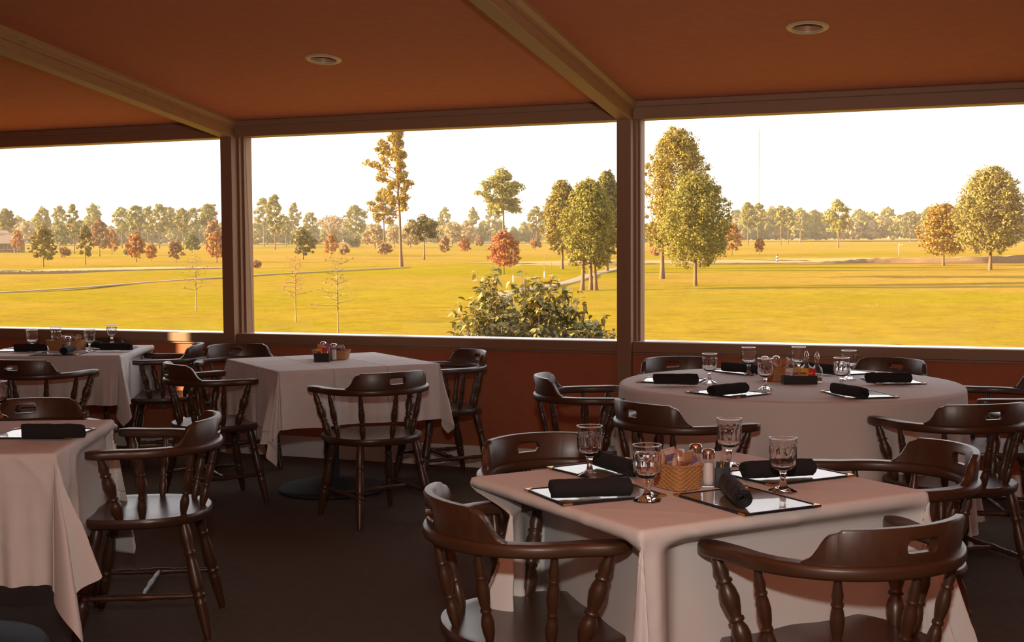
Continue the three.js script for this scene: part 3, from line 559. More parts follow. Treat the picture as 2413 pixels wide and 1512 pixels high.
function fill(where, cx, cz, turn, w, d, base, n, lift) {
  const c = Math.cos(turn), s = Math.sin(turn), cols = Math.ceil(n / 2);
  for (let i = 0; i < n; i++) {
    const u = ((i % cols) + 0.5) / cols - 0.5, v = i < cols ? -0.24 : 0.24, lx = u * w * 0.8, lz = v * d;
    const nth = ['first', 'second', 'third', 'fourth'][i % cols]; cracker(`${nth} cracker packet from the left, ${v < 0 ? 'rear' : 'front'} row in ${where}`, [cx + lx * c + lz * s, base + lift + 0.006 + R(-0.006, 0.008), cz - lx * s + lz * c], R(-0.7, 0.7), turn + R(-0.7, 0.7), R(-0.9, 0.9), i % 3);
  }
}
const B4 = [-0.79, 4.128, 0.96];
basket('square orange wicker basket full of wrapped crackers on the front table', B4[0], B4[1], B4[2], 0.084, 0.104, 0.062, 0.12);
fill('the orange basket of the front table', B4[0], B4[1], B4[2], 0.088, 0.1, TOP + 0.05, 8, 0.016);
basket('wide wicker basket behind the shakers on the middle table', -3.626, 0.89, 0.15, 0.185, 0.1, 0.05, 0.14);
fill('the wide basket of the middle table', -3.626, 0.89, 0.15, 0.18, 0.1, TOP + 0.035, 8, 0.022);
basket('wicker basket left of the long black caddy on the round table', -1.0, 1.3, 0.35, 0.14, 0.1, 0.06, 0.1);
fill('the basket of the round table', -1.0, 1.3, 0.35, 0.15, 0.1, TOP + 0.045, 8, 0.022);
basket('wide wicker basket behind the shakers on the far left table', -5.62, 0.77, 0.25, 0.21, 0.11, 0.06, 0.16);
fill('the wide basket, far left table', -5.62, 0.77, 0.25, 0.2, 0.11, TOP + 0.045, 8, 0.02);

// black caddies with sachets
function caddy(label, where, x, z, turn, w, d, h, colours, tilt = 0) {
  const t = thing('sachet_caddy', label, 'caddy', [x, TOP + 0.001, z], turn), th = 0.003;
  part('base', span(-w / 2, w / 2, 0, 0.004, -d / 2, d / 2, 0.001), blackPlastic, t);
  for (const [n, a] of [['long_side', [-w / 2, w / 2, 0.002, h, -d / 2, -d / 2 + th]], ['long_side', [-w / 2, w / 2, 0.002, h, d / 2 - th, d / 2]], ['short_side', [-w / 2, -w / 2 + th, 0.002, h, -d / 2, d / 2]], ['short_side', [w / 2 - th, w / 2, 0.002, h, -d / 2, d / 2]]]) part(n, span(...a, 0.001), blackPlastic, t);
  const c = Math.cos(turn), s = Math.sin(turn);
  colours.forEach(([col, fx, fz, up, lean], i) => { const lx = fx * (w / 2 - 0.02), lz = fz * (d / 2 - 0.008); const twin = colours.filter((q) => q[0] === col).length > 1, lead = colours.findIndex((q) => q[0] === col) === i; sachet(col, `${twin ? (lead ? 'left ' : 'right ') : ''}${col} sweetener sachet standing in the ${where}`, [x + lx * c + lz * s, TOP + up, z - lx * s + lz * c], lean, turn, 0.06 * (i % 3 - 1)); });
}
caddy('small black caddy on the middle table', 'black caddy of the middle table', -3.6, 1.035, 0.28, 0.085, 0.065, 0.048, [['yellow', -0.7, 0.45, 0.044, -0.1], ['yellow', -0.4, 0.05, 0.046, -0.1], ['red', 0.75, 0.5, 0.044, -0.05], ['red', 0.65, 0.05, 0.048, -0.1], ['pink', -0.7, -0.55, 0.066, -0.06], ['white', 0.1, -0.6, 0.054, -0.05], ['blue', 0.9, -0.7, 0.062, -0.05]]);
caddy('long black caddy on the round table', 'long black caddy of the round table', -0.886, 1.425, 0.36, 0.155, 0.06, 0.038, [['white', -0.85, 0.4, 0.041, 0.1], ['white', -0.55, 0.0, 0.042, 0.1], ['tan', -0.2, 0.4, 0.042, 0.1], ['yellow', 0.15, 0.1, 0.043, 0.1], ['yellow', 0.4, 0.45, 0.042, 0.1], ['red', 0.75, 0.1, 0.043, 0.1], ['red', 0.95, 0.45, 0.041, 0.1]]);
caddy('black caddy end-on behind a napkin roll on the front table', 'black caddy of the front table', -0.69, 4.04, 1.77, 0.1, 0.04, 0.052, [['yellow', 0.4, 0.2, 0.05, 0.1], ['yellow', -0.3, -0.3, 0.054, 0.06], ['tan', -0.8, 0.2, 0.05, 0.06]]);

// ---------------------------------------------------------------- the golf course
const FWD = V(-Math.sin(0.37138), 0, -Math.cos(0.37138)), RGT = V(Math.cos(0.37138), 0, -Math.sin(0.37138)), EYE = V(0, 0, 7.33);
const depthOf = (x, z) => (x - EYE.x) * FWD.x + (z - EYE.z) * FWD.z;
const groundY = (x, z) => -1.646 + 0.011 * depthOf(x, z);
const lawn = tex(1024, (u, v) => {
  const big = torus(u, v, 1.5, 1.5) * 0.6 + torus(u, v, 4, 4, 3) * 0.8 + torus(u, v, 9, 9, 8) * 0.7, small = torus(u, v, 24, 24, 5) * 0.5 + R(-0.3, 0.3), clump = Math.max(0, torus(u, v, 12, 12, 11) - 0.35) * 1.4;
  const k = 0.86 + 0.15 * big + 0.2 * small - clump * 0.3; return [k, k * (1 + 0.03 * big), k * (0.95 - 0.1 * big)];
}, null);
{
  const b = new B(true), ds = [], NL = 150;
  for (let d = -30; d < 20; d += 6) ds.push(d);
  for (let d = 20; d < 1500; d *= 1.032) ds.push(d);
  ds.forEach((d) => { for (let j = 0; j <= NL; j++) {
    const l = (j / NL - 0.5) * 2 * (70 + Math.abs(d) * 0.9), x = EYE.x + FWD.x * d + RGT.x * l, z = EYE.z + FWD.z * d + RGT.z * l;
    const soft = 0.07 * n2(x * 0.05, z * 0.05) * sstep(d, 25, 60) + 0.25 * n2(x * 0.012 + 4, z * 0.012) * sstep(d, 110, 260);
    const a = n2(l * 0.008 + 3, d * 0.035), c = n2(l * 0.02 + 9, d * 0.11), e = n2(x * 0.02, z * 0.02 + 7);
    const rough = sstep(n2(x * 0.011 + 2, z * 0.011) + 0.35 * n2(x * 0.04, z * 0.04 + 3) + (d > 128 + 14 * n2(l * 0.02, 4) ? 0.45 : -0.25), -0.1, 0.12), green = clamp(0.5 + 0.55 * a + 0.35 * c, 0, 1) * (1 - 0.7 * rough), straw = clamp(0.45 * rough + 0.45 * e + 0.2 * c, 0, 1);
    b.col = [0, 1, 2].map((k) => lerp(lerp([0.315, 0.205, 0.024][k], [0.27, 0.21, 0.008][k], green), [0.37, 0.225, 0.05][k], straw));
    b.v(x, groundY(x, z) + soft, z, x / 28, z / 28);
  } });
  for (let i = 0; i + 1 < ds.length; i++) for (let j = 0; j < NL; j++) { const a = i * (NL + 1) + j; b.quad(a, a + 1, a + NL + 2, a + NL + 1); }
  const m = struct('ground', b.geo(), M([1, 1, 1], 1, { map: lawn, vertexColors: true, specularIntensity: 0 }));
  m.name = 'ground';
}
function ribbon(pts, w, lift) {                                      // a strip that lies on the ground along a smooth line
  const c = new THREE.CatmullRomCurve3(pts.map(([x, z]) => V(x, 0, z))), b = new B(), n = 90;
  for (let i = 0; i <= n; i++) { const p = c.getPoint(i / n), t = c.getTangent(i / n); for (const [s, h] of [[-1, -0.05], [-0.94, lift], [0.94, lift], [1, -0.05]]) { const x = p.x - t.z * s * w / 2, z = p.z + t.x * s * w / 2; b.v(x, groundY(x, z) + 0.07 + h, z, i, s); } }
  for (let i = 0; i < n; i++) for (let k = 0; k < 3; k++) { const a = i * 4 + k; b.quad(a, a + 1, a + 5, a + 4); }
  return b.geo();
}
const pathMat = M([0.26, 0.175, 0.11], 0.95, { side: THREE.DoubleSide });
tag(struct('cart_path', ribbon([[-22, -47], [-24.9, -56.1], [-26.6, -70.3], [-30.2, -86.9], [-33.3, -102.8], [-37, -125]], 1.0, 0.02), pathMat), 'pale cart path curving past the three-trunked tree', 'path');
tag(struct('cart_path_001', ribbon([[-56, -40], [-53.4, -48.9], [-53.6, -56], [-55.3, -64.7], [-56.7, -76.3], [-57.6, -90], [-57, -110]], 0.55, 0.02), pathMat), 'pale cart path crossing the left window', 'path');
for (const n of ['cart_path', 'cart_path_001']) { const o = scene.getObjectByName(n); delete o.userData.label; delete o.userData.category; }
// eroded creek bank: a low earth face with grass running down behind it
{
  const soil = M([0.27, 0.16, 0.08], 1, { map: rep(pile, 0.3, 0.3), side: THREE.DoubleSide }), turf = M([0.4, 0.26, 0.06], 1, { map: rep(pile, 0.2, 0.2), side: THREE.DoubleSide });
  const bank = (name, pts, heights, back) => {
    const c = new THREE.CatmullRomCurve3(pts.map(([x, z]) => V(x, 0, z))), face = new B(), top = new B(), n = 120;
    for (let i = 0; i <= n; i++) {
      const f = i / n, p = c.getPoint(f), t = c.getTangent(f), hs = f * (heights.length - 1), k = Math.min(heights.length - 2, Math.floor(hs)), h = lerp(heights[k], heights[k + 1], hs - k) * (1 + 0.25 * n2(i * 0.35, 2)) + 0.06;
      let nx = t.z, nz = -t.x; if (nx * FWD.x + nz * FWD.z < 0) { nx = -nx; nz = -nz; }
      const put = (b, o, y) => { const x = p.x + nx * o, z = p.z + nz * o; b.v(x, groundY(x, z) + y, z, i * 0.3, o * 0.3 + y); };
      put(face, -0.1, -0.25); put(face, 0.12 + 0.1 * n2(i, 5), h * 0.35); put(face, 0.28 + 0.12 * n2(i * 0.7, 8), h * 0.75); put(face, 0.42, h);
      put(top, 0.4, h); put(top, back * 0.35, h * 0.75); put(top, back * 0.7, h * 0.3); put(top, back, -0.35);
    }
    for (const b of [face, top]) for (let i = 0; i < n; i++) for (let k = 0; k < 3; k++) { const a = i * 4 + k; b.quad(a, a + 4, a + 5, a + 1); }
    const g = struct(name); part('earth_face', face.geo(), soil, g); part('grass_top', top.geo(), turf, g);
  };
  bank('creek_bank', [[-50.4, -123.4], [-43.7, -121.1], [-38.1, -121.8], [-36.2, -125.1], [-28.2, -128], [-22.3, -131.9], [-17.7, -133.5], [-13.6, -136.1], [-5.3, -137], [6, -138]], [0.06, 0.22, 0.14, 0.12, 0.12, 0.06, 0.2, 0.42, 0.6, 0.85], 34);
  bank('creek_bank_001', [[-90, -80], [-83.5, -81.7], [-80.6, -84.7], [-79.5, -90], [-74, -104]], [0.2, 0.2, 0.16, 0.1, 0.05], 20);
}

// ---------------------------------------------------------------- trees
const TONE = {
  olive: [[0.23, 0.19, 0.035], [0.16, 0.15, 0.03], [0.33, 0.24, 0.04]], orange: [[0.55, 0.24, 0.05], [0.45, 0.17, 0.035], [0.5, 0.29, 0.07]], gold: [[0.32, 0.24, 0.04], [0.22, 0.19, 0.03], [0.44, 0.27, 0.05]],
  pine: [[0.32, 0.28, 0.07], [0.24, 0.225, 0.06], [0.42, 0.33, 0.09]], green: [[0.2, 0.2, 0.03], [0.15, 0.15, 0.03], [0.28, 0.24, 0.04]], rust: [[0.42, 0.22, 0.08], [0.36, 0.18, 0.06], [0.42, 0.27, 0.12]],
  tan: [[0.42, 0.27, 0.12], [0.38, 0.24, 0.12], [0.45, 0.3, 0.15]], goldpine: [[0.46, 0.3, 0.035], [0.33, 0.24, 0.03], [0.58, 0.36, 0.05]], darkpine: [[0.17, 0.13, 0.035], [0.12, 0.1, 0.03], [0.24, 0.17, 0.04]],
  haze: [[0.5, 0.36, 0.17], [0.42, 0.32, 0.15], [0.58, 0.4, 0.18]], red: [[0.5, 0.18, 0.055], [0.58, 0.25, 0.08], [0.42, 0.14, 0.05]], midpine: [[0.34, 0.29, 0.05], [0.25, 0.225, 0.045], [0.46, 0.36, 0.07]],  // haze: leaf colours made paler, painting in the haze of distance
  yellowgreen: [[0.3, 0.25, 0.03], [0.21, 0.19, 0.025], [0.42, 0.33, 0.05]], goldgreen: [[0.36, 0.26, 0.028], [0.25, 0.2, 0.025], [0.48, 0.31, 0.035]], amber: [[0.42, 0.25, 0.035], [0.33, 0.21, 0.03], [0.5, 0.3, 0.05]], leafbig: [[0.32, 0.26, 0.055], [0.24, 0.2, 0.045], [0.44, 0.34, 0.09]],
};
const leafMat = M([1, 1, 1], 0.75, { vertexColors: true, side: THREE.DoubleSide, transmission: 0.45, thickness: 0, specularIntensity: 0.4 });
const barkMat = M([0.24, 0.135, 0.07], 0.95, { map: rep(pile, 3, 3) }), paleBark = M([0.4, 0.27, 0.16], 0.95, { map: rep(pile, 3, 3) });
function card(b, p, n, s, tone) {                                    // one spray of leaves: a bent four-sided blade
  const t = tone[rnd() < 0.5 ? 0 : rnd() < 0.55 ? 1 : 2], k = R(0.72, 1.02); b.col = t.map((q) => q * k);
  const x = V(R(-1, 1), R(-1, 1), R(-1, 1)).cross(n).normalize(), y = n.clone().cross(x), w = s * R(0.45, 0.7), at = (u, v, h) => { const q = p.clone().addScaledVector(x, u).addScaledVector(y, v).addScaledVector(n, h); return b.v(q.x, q.y, q.z, u, v); };
  const a = at(-s, 0, -0.15 * s), c = at(0, -w, 0.12 * s), d = at(s, 0, -0.15 * s), e = at(0, w, 0.12 * s);
  b.tri(a, c, e); b.tri(c, d, e);
}
const ball = () => { const v = V(R(-1, 1), R(-1, 1), R(-1, 1)); return v.lengthSq() > 1 || v.lengthSq() < 0.01 ? ball() : v.normalize(); };
function puff(b, c, r, count, size, tone, flat = 1) {                // leaves through a rounded clump, thicker towards its outside
  for (let i = 0; i < count; i++) { const d = ball(), k = r * Math.pow(rnd(), 0.38), p = V(c[0] + d.x * k, c[1] + d.y * k * flat, c[2] + d.z * k); card(b, p, d.clone().add(V(R(-0.7, 0.7), R(-0.3, 0.9), R(-0.7, 0.7))).normalize(), size * R(0.7, 1.3), tone); }
}
function buildTree(kind, h, w, area, tone) {
  const crown = new B(true), wood1 = new B(), px = Math.sqrt(area / (h * w)), size = clamp(3.1 / px, 0.035, 1.1), total = clamp(area / 2.6, 500, 15000);
  const wob = (y) => [0.012 * h * n2(y * 2, h), 0.012 * h * n2(y * 2, h + 5)];
  const trunk = (x0, top, r0, r1, lean = [0, 0]) => { const pts = [], rad = []; for (let i = 0; i <= 8; i++) { const f = i / 8, o = wob(f); pts.push([x0[0] + o[0] * f + lean[0] * f, -0.15 + f * (top + 0.15), x0[1] + o[1] * f + lean[1] * f]); rad.push(lerp(r0, r1, f) * (i === 0 ? 1.3 : 1)); } wood1.limb(pts, rad, 8); return (y) => { const f = y / top, o = wob(f); return [x0[0] + o[0] * f + lean[0] * f, y, x0[1] + o[1] * f + lean[1] * f]; }; };
  const W = w / 2, off = kind === 'leanleafy' ? 0.4 * W : 0;
  if (kind === 'pine' || kind === 'tallpine') {
    const tall = kind === 'tallpine', at = trunk([0, 0], h * 0.97, Math.max(h * 0.012, 0.06 * W), h * 0.004, tall ? [-0.035 * h, 0] : [R(-0.02, 0.02) * h, 0]), n = tall ? 34 : Math.round(clamp(area / 130, 9, 26)), low = tall ? 0.42 : R(0.3, 0.5);
    for (let i = 0; i < n; i++) {
      const f = (i + R(0, 0.8)) / n, y = h * lerp(low, 0.97, f), env = Math.sin(Math.PI * clamp(0.16 + 0.8 * f, 0, 1)) * R(0.55, 1.0), a = i * 2.4 + R(-0.4, 0.4), side = tall ? (Math.cos(a) > 0 ? (f < 0.25 ? 0.75 : 0.5) : R(1.0, 1.75)) : 1, L = W * env * side, p = at(y), q = [p[0] + Math.cos(a) * L, y + L * (tall ? R(0.1, 0.75) : R(0.05, 0.35)), p[2] + Math.sin(a) * L];
      wood1.limb([p, [lerp(p[0], q[0], 0.5), lerp(p[1], q[1], 0.4), lerp(p[2], q[2], 0.5)], q], [h * 0.0035, h * 0.0025, h * 0.001], 5);
      const m = 2 + (L > W * 0.5 ? 2 : 0);
      for (let j = 0; j < m; j++) { const g = lerp(0.45, 1, (j + 1) / m), r = W * R(0.2, 0.33) * (tall ? 0.75 : 1); puff(crown, [lerp(p[0], q[0], g) + R(-0.4, 0.4) * r, lerp(p[1], q[1], g) + r * R(-0.3, 0.7), lerp(p[2], q[2], g) + R(-0.5, 0.5) * r], r * R(0.75, 1.1), total / (n * m) * (tall ? 0.62 : 0.85), size, tone, tall ? 0.85 : 0.66); }
    }
    puff(crown, [at(h)[0], h * 0.965, at(h)[2]], W * 0.28, total * 0.06, size, tone, 0.7);
  } else if (kind === 'bare') {
    trunk([0, 0], h * 0.25, h * 0.03, h * 0.025);
    for (let i = 0; i < 60; i++) { const a = i * 2.4, f = Math.sqrt((i + 0.5) / 60), s = [0, h * 0.22, 0], e = [Math.cos(a) * W * f, h * (1 - 0.28 * f * f) * R(0.88, 1), Math.sin(a) * W * f], m = [lerp(s[0], e[0], 0.4), lerp(s[1], e[1], 0.55), lerp(s[2], e[2], 0.4)]; wood1.limb([s, m, e], [h * 0.011, h * 0.007, h * 0.002], 4); puff(crown, [lerp(m[0], e[0], 0.75), lerp(m[1], e[1], 0.75), lerp(m[2], e[2], 0.75)], W * 0.15, 14, size * 0.75, tone); }
  } else if (kind === 'sapling' || kind === 'guarded') {
    const at = trunk([0, 0], h, h * 0.011, h * 0.003), n = kind === 'guarded' ? 12 : 20;
    for (let i = 0; i < n; i++) {
      const f = i / n, y = h * lerp(0.34, 0.95, f), a = i * 2.4 + R(-0.3, 0.3), L = W * lerp(1.05, 0.35, f) * R(0.6, 1), p = at(y), q = [p[0] + Math.cos(a) * L, y + L * R(0.05, 0.4), p[2] + Math.sin(a) * L];
      wood1.limb([p, [lerp(p[0], q[0], 0.55), lerp(p[1], q[1], 0.4), lerp(p[2], q[2], 0.55)], q], [h * 0.004, h * 0.003, h * 0.0014], 4);
      for (let j = 0; j < 4; j++) { const g = R(0.3, 0.9), t = [lerp(p[0], q[0], g), lerp(p[1], q[1], g), lerp(p[2], q[2], g)], e = [t[0] + R(-0.15, 0.15) * W * 2, t[1] + R(0, 0.2) * W, t[2] + R(-0.15, 0.15) * W]; wood1.limb([t, e], [h * 0.0018, h * 0.001], 3); if (rnd() < (h < 2.75 ? 0.75 : 0.75)) puff(crown, e, 0.05, kind === 'guarded' ? 2 : 4, 0.028, tone); }
    }
    if (kind === 'sapling') for (let i = 0; i < 40; i++) puff(crown, at(h * R(0.28, 0.72)), 0.06, 2, 0.03, tone);
  } else if (kind === 'bush') {
    for (let i = 0; i < 16; i++) { const a = i * 2.4, f = Math.sqrt(i / 16) * 0.62; puff(crown, [Math.cos(a) * W * f, h * R(0.25, 0.72) * (1 - 0.25 * f), Math.sin(a) * W * f], W * 0.42, total / 14, size, tone); }
    wood1.limb([[0, -0.1, 0], [0, h * 0.4, 0]], [h * 0.03, h * 0.01], 5);
  } else {                                                           // broadleaf
    const bare = kind === 'triple' ? 0.16 : h > 10 ? 0.16 : h > 6 ? 0.15 : 0.12, n = Math.round(clamp(area / 260, 16, 75)), r0 = Math.max(0.016 * h, 0.05 * W);
    const feet = kind === 'triple' ? [[-0.22 * W, 0.3], [0.1 * W, -0.2], [0.26 * W, 0]] : [[0, 0]], ats = feet.map((q, i) => trunk(q, h * 0.72, kind === 'triple' ? 0.12 : r0, r0 * 0.3, [-q[0] * 0.5, 0]));
    for (let i = 0; i < n; i++) {
      const f = (i + 0.5) / n, y = h * lerp(bare + 0.1, 0.95, Math.pow(f, 0.9)), t = clamp((y / h - bare) / (1 - bare), 0, 1), env = Math.pow(Math.sin(Math.PI * Math.pow(t, 0.72)), 0.62) * (kind === 'triple' ? 0.8 : 0.78), a = i * 2.39996 + R(-0.3, 0.3), k = env * Math.sqrt(R(0.25, 1)), at = ats[i % ats.length], p = at(Math.min(y * 0.8, h * 0.7)), q = [Math.cos(a) * W * k + off * sstep(t, -0.1, 0.3), y, Math.sin(a) * W * k];
      wood1.limb([p, [lerp(p[0], q[0], 0.5), lerp(p[1], q[1], 0.6), lerp(p[2], q[2], 0.5)], q], [r0 * 0.3, r0 * 0.18, r0 * 0.06], 5);
      puff(crown, q, W * R(0.26, 0.38), total / n, size, tone, 0.8);
    }
    for (let i = 0; i < n * 2.2; i++) {                               // ragged tufts along the outline
      const a = R(0, 6.28), t = Math.pow(rnd(), 0.85), y = h * lerp(bare + 0.02, 1.0, t), env = Math.pow(Math.sin(Math.PI * clamp(Math.pow(t, 0.72), 0.03, 0.985)), 0.62) * R(0.78, 1.12), q = [Math.cos(a) * W * env + off * sstep(t, -0.1, 0.3), y, Math.sin(a) * W * env];
      puff(crown, q, W * R(0.06, 0.15), total / n * 0.14, size, tone, R(0.6, 1));
      wood1.limb([[q[0] * 0.6, y - 0.06 * h, q[2] * 0.6], q], [r0 * 0.08, r0 * 0.03], 4);
    }
  }
  return [crown.geo(), wood1.geo()];
}
const KIND = { pine: ['pine_tree', 'tree'], tallpine: ['pine_tree', 'tree'], leafy: ['broadleaf_tree', 'tree'], triple: ['broadleaf_tree', 'tree'], leanleafy: ['broadleaf_tree', 'tree'], bush: ['bush', 'bush'], sapling: ['sapling', 'sapling'], guarded: ['sapling', 'sapling'], bare: ['bare_tree', 'tree'] };
const grove = { pine: ['tall pine in the dense grove seen through the left window', 'pines of the left grove'], haze: ['hazy brown tree in the far row of the middle window', 'hazy far trees of the middle window'] };
const ORD = ['first', 'second', 'third', 'fourth', 'fifth', 'sixth', 'seventh', 'eighth'], ordAt = {};
